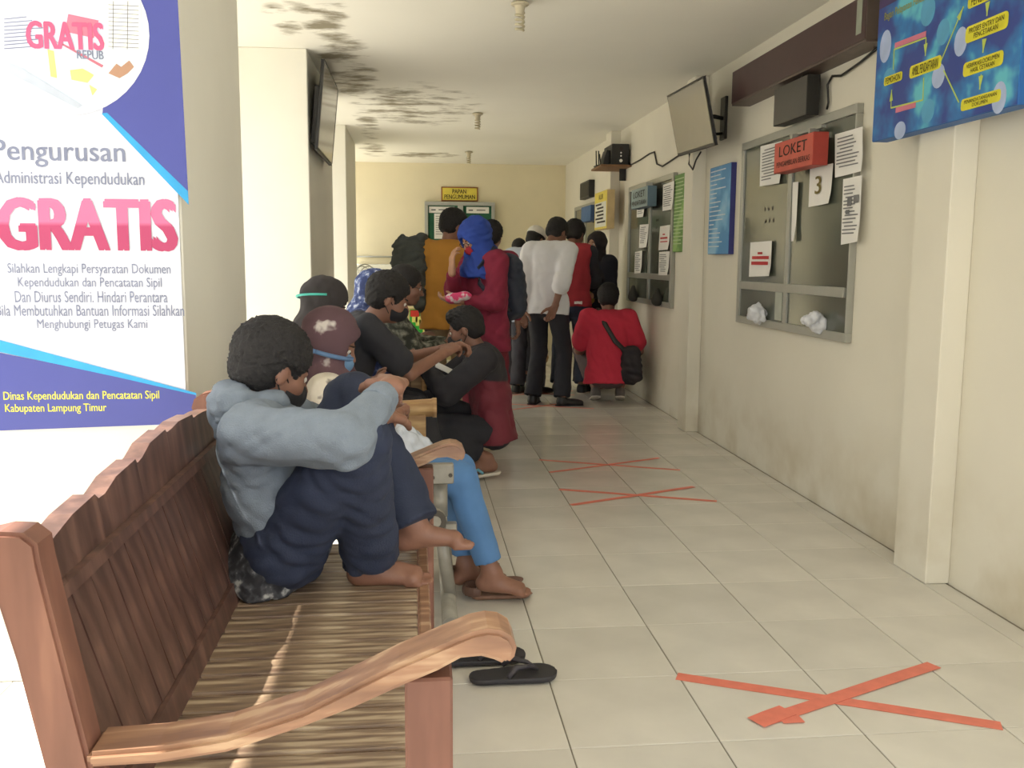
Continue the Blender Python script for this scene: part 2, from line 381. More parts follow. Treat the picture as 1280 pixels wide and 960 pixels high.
def addtile(x, y, w=TS):
    g = bmesh.ops.create_cube(stuff, size=1)['verts']
    for v in g: v.co = Vector((v.co.x*(w-.0035)+x, v.co.y*(TS-.0035)+y, v.co.z*.006-.0025))
for j in range(-14, 27):
    y = TY+(j+.5)*TS
    for i in range(-6, 4):
        x = TX+(i+.5)*TS; w = TS
        if i == 3: x = (TX+3*TS+XR)/2-.006; w = XR-(TX+3*TS)-.012
        if y > YF: continue
        if y < .9 or i < -4 or y > 11.3: addtile(x, y, w)
        else: put(tlast if i == 3 else tme, x, y)
st = link('tile', mesh_of('tile', stuff), M_tile, fl); st['kind'] = 'stuff'
# skirting dirt gap along the right wall
# arcade eave, out of view, its edge placed to limit sun on the bench
struct(box('trim_4', -1.452, -1.39, YN, YF, ZC-.12, ZC+.16, M_wall_l))

# ---- ceiling bulbs and holders
def bulb(px, py, label, k=1.):
    p = at(px, py, 2, ZC); t = thing('ceiling_bulb', p, label, 'lamp', None)
    s = Sdf().cone(p-Vector((0, 0, .006)), p-Vector((0, 0, .02)), .05*k, .045*k, .004, cap=True).cone(p-Vector((0, 0, .02)), p-Vector((0, 0, .055)), .028*k, .022*k, .004)
    sdf_obj('lamp_holder', s, .006, mat('bakelite_white', (196, 186, 160), .5), t)
    pts = [p+Vector((.022*k*math.cos(a*1.9), .022*k*math.sin(a*1.9), -.055-.011*k*a/1.6)) for a in np.arange(0, 13, .35)]
    tube('spiral_tube', pts, .006*k, mat('frosted_lamp_glass', (190, 180, 150), .35), t)
bulb(650, 2, 'nearest ceiling bulb holder with white spiral lamp, off')
bulb(597, 141, 'middle ceiling bulb hanging over the corridor, off')
bulb(586, 189, 'farthest small ceiling bulb near the back wall')

# ---- windows of the right wall
def window(idx, y0, y1, z0, z1, zt, ym, holes):
    w = struct(box('window_%d' % idx, XR-.022, XR-.002, y0+.03, y1-.03, z0+.03, z1-.03, M_glass)); w.name = 'window_%d' % idx
    t = .045
    for (a, b, c, d) in ((y0, y1, z0, z0+t), (y0, y1, z1-t, z1), (y0, y0+(t if idx > 1 else .012), z0+t, z1-t), (y1-t, y1, z0+t, z1-t)):
        box('window_frame', XR-.034, XR, a, b, c, d, M_alu, w, .002)
    box('window_transom', XR-.033, XR-.012, y0+t, y1-t, zt-.025, zt+.025, M_alu, w, .002)
    box('window_mullion', XR-.0325, XR-.012, ym-.025, ym+.025, z0+t, z1-t, M_alu, w, .002)
    fr = side(XR-.022)
    for (yy, zz) in holes:
        pts = [(-yy+.012*math.cos(a), zz+.012*math.sin(a)) for a in np.arange(0, 6.28, .7)]
        flat('speak_hole', fr, pts, M_dark, w, .0006)
    return w
h1 = [(5.45-i*.06, 1.50) for i in range(3)]+[(5.47-i*.06, 1.57) for i in range(3)]+[(4.83-i*.08, 1.57) for i in range(3)]
window(1, 4.32, 5.88, .875, 2.0, 1.115, 5.09, h1)
window(2, 7.46, 9.05, .88, 1.965, 1.13, 8.22, [(8.0, 1.61), (7.94, 1.61), (8.0, 1.55)])
window(3, 10.65, 12.15, .88, 1.94, 1.13, 11.4, [])
# marks left by tape on the big window
fr = side(XR-.0552)
for px, py in ((1029, 408), (1046, 408), (1035, 347), (1043, 346), (1031, 283), (1047, 278), (966, 330), (970, 335)):
    pass
# ---- papers
def paper(px4, label, X=2.064, ink=True, group=None, m=M_white, heading=None, seed=0):
    fr = side(X); pts = [fpx(fr, *p) for p in px4]
    c = fr.p(*pts[3]); t = thing('paper_notice', c, label, 'paper', group)
    # a sheet with a slight curl at its lower corner
    bm = bmesh.new(); n = 8; r_ = random.Random(seed); G = []
    for j in range(n+1):
        row = []
        for i in range(n+1):
            u, v = i/n, j/n
            a = Vector(pts[0]).lerp(Vector(pts[1]), u); b = Vector(pts[3]).lerp(Vector(pts[2]), u); q = a.lerp(b, v)
            cz = .001+.010*max(0, v-.7)*max(0, u-.5)*6+.0012*math.sin(u*5+seed)
            row.append(bm.verts.new(fr.p(q.x, q.y, cz)-c))
        G.append(row)
    for j in range(n):
        for i in range(n): bm.faces.new((G[j][i], G[j][i+1], G[j+1][i+1], G[j+1][i]))
    me = bpy.data.meshes.new('sheet'); bm.to_mesh(me); bm.free(); o = link('sheet', me, m, t, True); o.location = c
    x0 = min(p[0] for p in pts); x1 = max(p[0] for p in pts); y0 = min(p[1] for p in pts); y1 = max(p[1] for p in pts)
    if ink:
        rs = []; y = y1-(y1-y0)*.12
        while y > y0+(y1-y0)*.16:
            w = (x1-x0)*r_.uniform(.45, .74); s0 = x0+(x1-x0)*.12+ (0 if r_.random() < .8 else (x1-x0)*.1); rs.append((s0, y-.006, min(s0+w, x1-(x1-x0)*.1), y)); y -= .017
        rects('print', fr, rs, M_ink, t, .0045)
    return t, fr, (x0, y0, x1, y1)
paper([(951, 183), (978, 176), (976, 229), (950, 233)], 'white notice in upper left pane of the large window, left of red sign', seed=1)
paper([(1013, 209), (1042, 204), (1038, 254), (1011, 259)], 'white sheet with a large number 3 on the large window', ink=False, seed=2)
f3 = side(2.063); tpx('number', '3', f3, (1019, 219, 1028, 243), mat('olive_ink', (120, 108, 60), .8), bpy.data.objects['paper_notice.001'], e=.004, bold=.02)
paper([(1044, 168), (1079, 158), (1079, 214), (1044, 222)], 'wide white notice at upper right corner of the large window', seed=3)
paper([(1054, 224), (1078, 219), (1074, 302), (1051, 306)], 'tall white notice with dark pictures along right edge of the large window', seed=4)
rr = side(2.063)
for k, (a, b, c_, d) in enumerate(((1060, 246, 1066, 258), (1068, 243, 1075, 254), (1058, 262, 1063, 268))):
    xa, ya = fpx(rr, a, d); xb, yb = fpx(rr, c_, b); flat('picture', rr, [(xa, ya), (xb, ya), (xb, yb), (xa, yb)], M_ink, bpy.data.objects['paper_notice.003'], .005)
t, fr, bb = paper([(938, 303), (965, 301), (963, 345), (936, 346)], 'white sheet with red banner text low on left pane of the large window', ink=False, seed=5)
fq = side(2.063)
for bx in ((941, 320, 962, 324), (940, 327, 961, 331), (948, 315, 954, 318)):
    xa, ya = fpx(fq, bx[0], bx[3]); xb, yb = fpx(fq, bx[2], bx[1]); flat('red_print', fq, [(xa, ya), (xb, ya), (xb, yb), (xa, yb)], M_red, t, .005)
paper([(991, 228), (998, 227), (994, 301), (989, 302)], 'narrow torn strip of paper beside the window mullion', ink=False, seed=6)
for q, lb, s_ in (([(797, 242), (806, 237), (805, 271), (796, 272)], 'white notice at upper left of second window, left of grey sign', 7),
               ([(800, 281), (811, 280), (809, 309), (799, 310)], 'white notice in the middle of left pane of second window', 8),
               ([(794, 315), (803, 313), (802, 341), (793, 342)], 'lowest white notice on left pane of second window', 9),
               ([(829, 231), (843, 226), (841, 262), (828, 264)], 'white notice at upper right of second window beside the green sign', 10),
               ([(825, 283), (838, 281), (836, 312), (823, 313)], 'white sheet with red print on right pane of second window', 11),
               ([(824, 315), (837, 314), (835, 344), (823, 344)], 'white notice under the red printed sheet on second window', 12),
               ([(746, 300), (754, 296), (752, 326), (744, 330)], 'white sheet on the wall beneath the yellow headed board', 13)):
    t, _, _ = paper(q, lb, seed=s_, ink=s_ not in (11,), X=2.064 if s_ != 13 else 2.09)
    if s_ == 11:
        for bx in ((826, 296, 835, 299), (826, 301, 835, 303), (829, 292, 832, 294)):
            xa, ya = fpx(fq, bx[0], bx[3]); xb, yb = fpx(fq, bx[2], bx[1]); flat('red_print', fq, [(xa, ya), (xb, ya), (xb, yb), (xa, yb)], M_red, t, .005)
# crumpled plastic in the window hatches
def crumple(p, r, label, seed, m, name='crumpled_bag', cat='plastic bag', sq=(1, 1, .8)):
    r_ = np.random.RandomState(seed); s = Sdf()
    for i in range(16):
        v = r_.randn(3); v /= np.linalg.norm(v); v *= np.array(sq); s.ell(np.array(p)+v*r*.5, r*(.2+.3*r_.rand(3)), None, .006)
    t = thing(name, (p[0], p[1], p[2]-r*.8), label, cat)
    sdf_obj('film', s, r/9, m, t, fold=r*.12, freq=3.2/r, seed=seed); return t
M_bag = mat('white_plastic_film', (214, 216, 222), .3, .08, 30)
crumple((2.035, 5.40, .955), .075, 'crumpled white bag stuffed in left lower hatch of the large window', 3, M_bag)
crumple((2.035, 4.60, .955), .075, 'crumpled white bag stuffed in right lower hatch of the large window', 5, M_bag)
box('pale_card', XR-.028, XR-.023, 5.14, 5.24, .93, 1.09, mat('pale_card', (176, 180, 168), .6), bpy.data.objects['window_1'])
for yy, lb, sd in ((8.62, 'dark bundle behind left lower pane of second window', 11), (7.75, 'dark bundle behind right lower pane of second window', 12)):
    s = Sdf(); r_ = np.random.RandomState(sd)
    s.cone((2.035, yy, .935), (2.035, yy, 1.02), .05, .02, .02).ell((2.03, yy+.03, .95), (.03, .05, .03))
    t = thing('dark_bundle', (2.03, yy, .92), lb, 'bundle'); sdf_obj('cloth', s, .006, mat('charcoal_cloth', (52, 50, 46), .9), t)

# ---- boards and signs on the right wall
def board(name, label, cat, y0, y1, z0, z1, xf, xb, mface, medge):
    t = thing(name, (xb, (y0+y1)/2, z0), label, cat)
    box('board_body', xf+.002, xb, y0, y1, z0, z1, medge, t, .002); box('board_face', xf, xf+.002, y0+.003, y1-.003, z0+.003, z1-.003, mface, t); return t
def bokeh_mat():
    m = pattern('blue_print', ((38, 62, 140), (36, 118, 184), (92, 186, 204)), 5.5, 'noise', .45, (.42, .56), (1, 1, 1)); return m
fb = board('flow_chart_board', 'large blue flow chart board with yellow boxes, high on the right wall', 'sign board', 2.915, 3.885, 1.765, 2.5, 1.93, 2.0, bokeh_mat(), mat('blue_edge', (26, 96, 168), .5))
ff = side(1.93); M_yel = mat('yellow_print', (220, 212, 40), .5); M_pale = mat('pale_bokeh', (170, 186, 222), .5); M_lime = mat('lime_line', (188, 206, 90), .5); M_pink = mat('pink_print', (206, 116, 140), .5)
M_cy = mat('cyan_bokeh', (84, 160, 200), .5)
def ellpts(fr, cx, cy, rx, ry, n=18):
    a, b = fpx(fr, cx, cy); sx = abs(fpx(fr, cx+rx, cy)[0]-a); sy = abs(fpx(fr, cx, cy+ry)[1]-b); return [(a+sx*math.cos(2*math.pi*i/n), b+sy*math.sin(2*math.pi*i/n)) for i in range(n)]
for cx, cy, rx, ry, mm in ((1201, 52, 8, 18, M_pale), (1107, 58, 7, 20, M_pale), (1173, 95, 8, 15, M_pale), (1249, 122, 9, 20, M_pale), (1125, 163, 7, 11, M_pale), (1160, 139, 8, 15, M_cy), (1179, 40, 8, 16, M_cy), (1112, 94, 7, 9, M_cy), (1160, 14, 9, 18, M_cy)):
    pts = [p for p in ellpts(ff, cx, cy, rx, ry)]
    pts = [(max(-3.88, min(-2.92, x)), y) for x, y in pts]; flat('pale_spot', ff, pts, mm, fb, .0003)
def rbox(fr, y0, y1, z0, z1, r=.02):
    pts = []
    for cx, cy, a0 in ((-y0-r, z1-r, 0), (-y1+r, z1-r, 90), (-y1+r, z0+r, 180), (-y0-r, z0+r, 270)):
        for a in (0, 30, 60, 90): pts.append((cx+r*math.cos(math.radians(a0+a)), cy+r*math.sin(math.radians(a0+a))))
    return pts
for (y0, y1, z0, z1, s) in ((3.70, 3.84, 1.955, 2.045, 'PEMOHON'), (3.42, 3.64, 1.955, 2.05, 'LOKET PENDAFTARAN'), (3.04, 3.28, 2.19, 2.29, 'VERIFIKASI'), (3.04, 3.28, 1.955, 2.055, 'PROSES ENTRY DAN\nPENCETAKAN'), (3.05, 3.28, 1.84-.01, 1.93, 'VERIFIKASI DOKUMEN\nHASIL CETAKAN'), (3.045, 3.275, 1.715+.07, 1.80, 'PENANDATANGANAN\nDOKUMEN')):
    pass
# yellow boxes from their places on the board
for bx, s in (((1106, 88, 1127, 109), 'PEMOHON'), ((1138, 71, 1175, 97), 'AMBIL PENDAFTARAN'), ((1208, 19, 1258, 50), 'PROSES ENTRY DAN\nPENCETAKAN'), ((1205, 66, 1252, 94), 'VERIFIKASI DOKUMEN\nHASIL CETAKAN'), ((1202, 113, 1249, 138), 'PENANDATANGANAN\nDOKUMEN'), ((1211, -20, 1262, 5), 'PENDAFTARAN')):
    xc, yc = fpx(ff, (bx[0]+bx[2])/2, (bx[1]+bx[3])/2); ya = fpx(ff, bx[0], bx[1])[0]; yb = fpx(ff, bx[2], bx[3])[0]
    h = abs(fpx(ff, (bx[0]+bx[2])/2, bx[1]+5)[1]-fpx(ff, (bx[0]+bx[2])/2, bx[3]-5)[1])
    hw = abs(yb-ya)/2; hh = h/2*1.0
    o = flat('yellow_box', ff, rbox(ff, -xc-hw, -xc+hw, yc-hh, yc+hh, min(.018, hh*.6)), M_yel, fb, .0008)
    text('lettering', s, ff, xc-hw*.82, yc-hh*.7, xc+hw*.82, yc+hh*.7, M_dark, fb, e=.0022, bold=.0045)
def pline(pts, w, m, name='flow_line', head=True):
    P = [Vector(fpx(ff, *p)) for p in pts]
    for a, b in zip(P, P[1:]):
        d = (b-a).normalized(); nn = Vector((-d.y, d.x))*w; flat(name, ff, [tuple(a+nn), tuple(a-nn), tuple(b-nn), tuple(b+nn)], m, fb, .0012)
    if head:
        d = (P[-1]-P[-2]).normalized(); nn = Vector((-d.y, d.x))*.013; e = P[-1]; f0 = e-d*.045; flat('arrow_head', ff, [tuple(e), tuple(f0+nn), tuple(f0-nn)], M_lime, fb, .0014)
pline([(1117, 87), (1118, 62), (1158, 47), (1157, 70)], .003, M_lime)
pline([(1155, 97), (1154, 125), (1114, 135), (1115, 112)], .003, M_lime)
pline([(1199, 128), (1180, 88)], .003, M_lime, head=False); pline([(1176, 78), (1205, 8)], .003, M_lime)
pline([(1235, 5), (1234, 20)], .003, M_lime); pline([(1231, 49), (1229, 66)], .003, M_lime); pline([(1227, 93), (1225, 112)], .003, M_lime)
for a, b in (((1119, 57), (1158, 42)), ((1120, 138), (1145, 131))): pline([a, b], .010, M_pink, 'pink_note', head=False)
pv = at(1106, 14, 0, 1.93); flat('purple_heading', ff, [(-3.88, 2.30), (-3.55, 2.30), (-3.55, 2.46), (-3.88, 2.46)], mat('purple_print', (66, 46, 96), .5), fb, .0008)
text('lettering', 'Bagan Pelayanan Pendaftaran', ff, -3.83, 2.235, -3.45, 2.275, mat('olive_print', (150, 150, 60), .5), fb, e=.002, bold=.012)

ld = board('running_text_display', 'long dark maroon running text display above the large window', 'display', 4.10, 5.86, 2.235, 2.43, 1.98, 2.10, mat('maroon_display_glass', (66, 40, 42), .35), mat('brown_metal_case', (92, 78, 72), .45))
box('pale_label', 1.9785, 1.98, 4.14, 4.19, 2.27, 2.42, mat('pale_label', (150, 156, 140), .6), ld)
box('lower_flange', 1.985, 2.1, 4.1, 5.86, 2.225, 2.235, mat('brown_metal_case', (92, 78, 72)), ld)
q = board('queue_display', 'small dark square display box hanging beneath the long maroon display', 'display', 4.73, 5.17, 2.005, 2.205, 1.99, 2.06, mat('dark_grey_glass', (62, 58, 54), .3), M_black)
tube('bracket_arm', [(2.06, 4.9, 2.1), (2.1, 4.9, 2.1)], .012, M_black, q)
tube('bracket_arm', [(2.02, 4.86, 2.2), (2.02, 4.86, 2.222)], .01, M_black, q)
cab = tag(tube('display_cable', [(2.09, 4.2, 2.222), (2.085, 4.35, 2.19), (2.085, 4.55, 2.165), (2.09, 4.66, 2.185), (2.085, 4.70, 2.15), (2.085, 4.68, 2.06), (2.088, 4.70, 2.03)], .006, M_black), 'thin black cable drooping under the long maroon display', 'cable')
lk = board('counter_sign', 'red counter sign reading LOKET hung over the large window', 'sign', 4.53, 5.03, 1.735, 1.895, 1.95, 2.03, mat('red_sign_face', (196, 84, 68), .5), mat('red_sign_edge', (164, 58, 46), .5))
fl_ = side(1.95); text('lettering', 'LOKET', fl_, -4.96, 1.815, -4.60, 1.87, M_dark, lk, bold=.01); text('lettering', 'PENGAMBILAN BERKAS', fl_, -4.99, 1.762, -4.56, 1.79, M_dark, lk, bold=.015)
for yy in (4.68, 4.9): box('hanger', 1.99, 2.04, yy-.01, yy+.01, 1.895, 1.93, M_alu, lk)
box('hanger', 2.02, 2.045, 4.6, 5.0, 1.925, 1.94, M_alu, lk)
lk2 = board('counter_sign', 'grey blue counter sign reading LOKET hung over the second window', 'sign', 7.83, 8.42, 1.72, 1.89, 1.95, 2.03, mat('grey_blue_sign_face', (136, 156, 160), .5), mat('blue_sign_edge', (92, 116, 130), .5))
text('lettering', 'LOKET', fl_, -8.34, 1.81, -7.92, 1.865, M_dark, lk2, bold=.01); text('lettering', 'PENDAFTARAN', fl_, -8.38, 1.745, -7.88, 1.785, M_dark, lk2, bold=.015)
box('hanger', 1.98, 2.04, 8.0, 8.25, 1.89, 1.93, M_alu, lk2)
lk3 = board('counter_sign', 'small blue counter sign over the farthest window beside the yellow board', 'sign', 10.5, 11.1, 1.71, 1.885, 1.97, 2.05, mat('blue_sign_face', (50, 96, 150), .5), mat('dark_blue_sign_edge', (36, 68, 116), .5))
gs = board('poster', 'narrow green printed poster on the wall between second window and pilaster', 'poster', 7.10, 7.50, 1.335, 1.94, 2.078, 2.1, pattern('green_print', ((96, 140, 66), (120, 164, 84), (150, 186, 110)), 5, 'noise', .5), mat('green_edge', (90, 130, 70)))
fr = side(2.078); rects('print', fr, [(-7.46, 1.90-i*.028, -7.46+random.uniform(.2, .32), 1.908-i*.028) for i in range(19)], mat('pale_green_ink', (186, 204, 160)), gs, .001)
bs = board('poster', 'narrow blue printed poster with lines of text on the wall left of the large window', 'poster', 6.06, 6.50, 1.31, 1.905, 2.062, 2.1, pattern('light_blue_print', ((70, 140, 196), (104, 170, 214), (140, 190, 222)), 4, 'noise', .5), mat('indigo_edge', (50, 52, 120)))
fr = side(2.062); rects('print', fr, [(-6.48, 1.87-i*.03, -6.48+random.uniform(.1, .36), 1.878-i*.03) for i in range(18)], mat('pale_blue_ink', (200, 214, 226)), bs, .001)
yb = board('notice_board', 'white notice board with yellow heading mounted on the far pilaster', 'sign board', 9.36, 10.0, 1.585, 1.97, 1.92, 2.0, mat('yellow_frame_print', (226, 206, 80), .5), mat('cream_box', (206, 182, 136), .6))
fr = side(1.92); flat('white_panel', fr, [(-9.97, 1.61), (-9.39, 1.61), (-9.39, 1.86), (-9.97, 1.86)], mat('panel_white', (222, 222, 214), .5), yb, .0006)
text('lettering', 'ALUR', fr, -9.78, 1.89, -9.55, 1.94, M_dark, yb, bold=.02)
rects('print', fr, [(-9.94+(i % 2)*.08, 1.83-i*.036, -9.94+(i % 2)*.08+random.uniform(.3, .44), 1.848-i*.036) for i in range(6)], M_dark, yb, .0016)
sp = thing('wall_speaker', (2.1, 11.25, 2.0), 'small dark speaker box high on the wall near the back corner', 'speaker')
box('speaker_case', 2.03, 2.1, 10.95, 11.55, 2.0, 2.2, M_black, sp, .006); box('speaker_grille', 2.026, 2.031, 10.98, 11.52, 2.02, 2.18, mat('grille', (70, 66, 58), .8), sp)

# ---- televisions
def tv(name, label, corners, nx, wallx, arm):
    # corners TL, TR, BR, BL of the screen as world points; nx = +1 when it hangs on the right wall
    TL, TR, BR, BL = [Vector(c) for c in corners]; c = (TL+TR+BR+BL)/4
    u = ((TR-TL)+(BR-BL)).normalized(); v = ((TL-BL)+(TR-BR)); v = (v-u*v.dot(u)).normalized(); n = u.cross(v)
    w = ((TR-TL).length+(BR-BL).length)/4; h = ((TL-BL).length+(TR-BR).length)/4
    t = thing(name, (wallx, c.y, c.z-h), label, 'television')
    def slab(nm, a0, a1, b0, b1, d0, d1, m):
        bm = bmesh.new(); bmesh.ops.create_cube(bm, size=1)
        for q in bm.verts: q.co = u*((a0+a1)/2+q.co.x*(a1-a0))+v*((b0+b1)/2+q.co.y*(b1-b0))+n*((d0+d1)/2+q.co.z*(d1-d0))
        bmesh.ops.bevel(bm, geom=list(bm.edges), offset=.003, segments=1, affect='EDGES')
        o = link(nm, mesh_of(nm, bm), m, t); o.location = c; return o
    slab('bezel', -w, w, -h, h, -.018, 0, M_black)
    slab('screen', -w+.012, w-.012, -h+.018, h-.012, -.004, .002, mat('screen_glass', (128, 124, 118), .12, .01, Specular_IOR_Level=.8))
    slab('back_cover', -w*.7, w*.7, -h*.8, h*.5, -.06, -.028, M_black)
    b = c-n*.06
    tube('bracket_arm', [b, b.lerp(Vector((wallx, b.y+arm, b.z)), .5)+Vector((0, -.06, 0)), (wallx-nx*.02, b.y+arm, b.z)], .014, M_black, t)
    box('wall_plate', min(wallx, wallx-nx*.02), max(wallx, wallx-nx*.02), b.y+arm-.05, b.y+arm+.05, b.z-.14, b.z+.14, M_black, t, .003)
    tube('bracket_arm', [b+Vector((0, 0, -.12)), (wallx-nx*.02, b.y+arm, b.z-.1)], .01, M_black, t)
    return t
tv('television', 'flat television tilted down on a bracket above the second window, right wall',
   [(1.80, 6.72, 2.425), (1.80, 5.88, 2.405), (1.895, 5.90, 1.99), (1.895, 6.74, 2.01)], 1, 2.10, .02)
tv('television', 'flat television hanging on the left column, screen towards the corridor',
   [(-.545, 6.12, 2.49), (-.545, 7.18, 2.495), (-.60, 7.18, 1.945), (-.60, 6.12, 1.945)][0:4], -1, XL, -.0)
cp = [at(x, y, 0, 2.088) for x, y in ((787, 207), (800, 200), (812, 192), (818, 190), (821, 205), (828, 208), (840, 200), (852, 192), (866, 187))]
tag(tube('wall_cable', cp, .007, M_black), 'dark cable running along the wall from shelf to the tilted television', 'cable')
cp = [at(x, y, 0, 1.98) for x, y in ((862, 192), (861, 205), (866, 212), (870, 200), (876, 190))]
tag(tube('hanging_cable', cp, .006, M_black), 'looped cable hanging under the tilted television', 'cable')
cp = [at(x, y, 0, 2.06) for x, y in ((873, 192), (868, 215), (862, 224), (858, 227), (871, 232)) ]
tag(tube('hanging_cable', cp, .006, M_black), 'longer cable with plug hanging beside the green poster', 'cable')

# ---- shelf with amplifier and router
sh = thing('wall_shelf', (2.1, 9.3, 2.15), 'small brown wall shelf carrying black electronic boxes', 'shelf')
box('shelf_board', 1.80, 2.1, 9.08, 9.6, 2.165, 2.185, mat('shelf_wood', (134, 98, 66), .6), sh, .002)
box('shelf_bracket', 2.03, 2.095, 9.3, 9.32, 2.05, 2.165, M_black, sh)
am = thing('amplifier', (1.99, 9.3, 2.185), 'black box amplifier with white buttons on the wall shelf', 'amplifier')
box('case', 1.91, 2.08, 9.12, 9.5, 2.185, 2.385, M_black, am, .006)
for z, r, mm in ((2.34, .018, M_dark), (2.30, .008, M_white), (2.27, .008, M_white), (2.225, .016, M_white)):
    fr = front(9.12); flat('knob', fr, [(2.0+r*math.cos(a), z+r*math.sin(a)) for a in np.arange(0, 6.2, .6)], mm, am, .0006, .006)
rt = thing('router', (1.86, 9.4, 2.185), 'black wireless router with upright antennas on the wall shelf', 'router')
prism('case', [(1.84, 2.185), (1.905, 2.185), (1.905, 2.33), (1.88, 2.34), (1.855, 2.26)], 1, 9.2, 9.4, M_black, rt, .004)
for x0, x1, z1 in ((1.80, 1.80, 2.34), (1.825, 1.825, 2.34), (1.845, 1.835, 2.31)): tube('antenna', [(x0+.005, 9.35, 2.19), (x1, 9.35, z1)], .006, M_black, rt, 6)
box('base_plate', 1.79, 1.85, 9.28, 9.42, 2.185, 2.198, M_black, rt, .002)

# ---- far end: notice board, sign, fan, counter, bench cabinet
nb = thing('notice_board', (.62, YF-.03, 1.0), 'green glass fronted notice board with aluminium frame on the back wall', 'notice board')
M_green = mat('green_felt', (40, 96, 70), .8)
box('backing', .155, 1.10, YF-.05, YF, .95, 2.045, M_green, nb)
for a in ((.15, 1.11, 2.0, 2.05), (.15, 1.11, .93, .98)): box('frame_rail', a[0], a[1], YF-.085, YF-.045, a[2], a[3], M_alu, nb, .003)
for x in (.15, .60, 1.065): box('frame_stile', x, x+(.075 if x == .6 else .045), YF-.084, YF-.045, .98, 2.0, M_alu, nb, .003)
fr = front(YF-.05)
for (x0, x1, z0, z1) in ((.21, .56, 1.9, 1.985), (.28, .50, 1.55, 1.89), (.72, 1.03, 1.9, 1.985), (.75, 1.05, 1.35, 1.72)):
    flat('pinned_paper', fr, [(x0, z0), (x1, z0), (x1, z1), (x0, z1)], M_white, nb, .001, .002)
rects('print', fr, [(.24, 1.93, .30, 1.95), (.34, 1.935, .42, 1.95), (.75, 1.93, .81, 1.95), (.86, 1.935, .98, 1.95)]+[(.30, 1.85-i*.03, .46, 1.858-i*.03) for i in range(9)], M_ink, nb, .0045)
ps = thing('sign', (.63, YF-.02, 2.08), 'yellow sign reading PAPAN PENGUMUMAN above the green notice board', 'sign')
box('sign_frame', .378, .882, YF-.03, YF, 2.06, 2.255, mat('brown_frame', (150, 92, 48), .6), ps, .003)
box('sign_panel', .395, .865, YF-.034, YF-.029, 2.077, 2.238, mat('yellow_panel', (222, 204, 80), .6), ps)
fr = front(YF-.034); text('lettering', 'PAPAN', fr, .53, 2.165, .72, 2.222, M_dark, ps, bold=.02); text('lettering', 'PENGUMUMAN', fr, .42, 2.092, .84, 2.15, M_dark, ps, bold=.02)
wc = thing('display_cabinet', (-.3, 12.6, 0), 'low white cabinet with framed glass doors against the back wall', 'cabinet')
M_wcab = mat('white_laminate', (224, 224, 214), .5)
box('cabinet_body', -.98, .12, 12.62, YF-.01, 0, 1.17, M_wcab, wc, .004); box('worktop', -1.0, .14, 12.58, YF-.01, 1.17, 1.2, M_wcab, wc, .004)
for x in (-.95, -.58, -.21):
    d = box('door', x, x+.33, 12.595, 12.62, .12, 1.08, M_wcab, wc, .003); box('door_panel', x+.05, x+.28, 12.585, 12.596, .2, 1.0, mat('pale_glass_panel', (196, 206, 200), .15), d)
tag(tube('wall_rail', [(-.95, YF-.03, 1.30), (.1, YF-.03, 1.30)], .012, M_alu), 'thin metal rail on the back wall over the white cabinet', 'rail')
fn = thing('pedestal_fan', (-.62, 11.75, 0), 'grey pedestal fan turned sideways near the left corner', 'fan')
fc = Vector((-.60, 11.75, .98)); fd = Vector((.82, -.57, .0)).normalized(); fu = Vector((0, 0, 1)); fs = fd.cross(fu)
for off, rr_ in ((-.05, .2), (0, .225), (.05, .2)):
    tube('guard_ring', [fc+fd*off+(fs*math.cos(a)+fu*math.sin(a))*rr_ for a in np.linspace(0, 2*math.pi, 29)], .007, M_alu, fn, 6)
for i in range(16):
    a = i*math.pi/8; e = fs*math.cos(a)+fu*math.sin(a); tube('guard_wire', [fc+fd*.06+e*.03, fc+fd*.05+e*.2, fc+e*.225, fc-fd*.05+e*.2, fc-fd*.06+e*.04], .0022, M_alu, fn, 4)
for i in range(3):
    a = i*2.094; s = Sdf(); e = fs*math.cos(a)+fu*math.sin(a); g = fs*math.cos(a+.7)+fu*math.sin(a+.7)
    s.cone(fc+e*.03, fc+e*.15+g*.03, .012, .012, .01, w=(g+fd*.5), kx=4.5); sdf_obj('blade', s, .006, mat('fan_blade', (214, 218, 220), .3), fn)
s = Sdf().cone(fc-fd*.05, fc-fd*.17, .055, .045, .02).cone(fc-fd*.0, fc-fd*.06, .03, .03, .01); sdf_obj('motor', s, .008, mat('fan_body', (150, 148, 138), .4), fn)
tube('pole', [fc-fd*.11-fu*.04, Vector((fc.x-fd.x*.11, fc.y-fd.y*.11, .03))], .014, M_alu, fn)
tube('base', [Vector((fc.x-fd.x*.11, fc.y-fd.y*.11, 0)), Vector((fc.x-fd.x*.11, fc.y-fd.y*.11, .04))], .16, mat('fan_body', (150, 148, 138)), fn, 20)
ct = thing('reception_counter', (.55, 12.1, 0), 'low counter painted bright green with yellow stepped ornament at the far end', 'counter')
M_cgr = mat('bright_green_paint', (36, 158, 52), .45); M_cye = mat('yellow_paint', (226, 222, 120), .5); M_ccr = mat('cream_plinth', (202, 190, 140), .6)
box('plinth', -.12, 1.27, 11.9, 12.4, 0, .13, M_ccr, ct, .003); box('counter_body', -.1, 1.25, 11.9, 12.4, .13, .66, M_ccr, ct, .003); box('counter_top', -.13, 1.28, 11.86, 12.44, .66, .70, mat('cream_top', (222, 212, 168), .4), ct, .004)
fr = front(11.9); flat('green_panel', fr, [(-.06, .14), (1.23, .14), (1.23, .64), (-.06, .64)], M_cgr, ct, .001, .006)
box('green_gap_post', .95, 1.0, 11.885, 11.9, .13, .66, M_ccr, ct)
for i in range(7):
    x = -.03+i*.045; z = .60-i*.045; flat('ornament_step', fr, [(x, z-.12), (x+.07, z-.12), (x+.07, z), (x, z)], M_cye, ct, .008, .004)
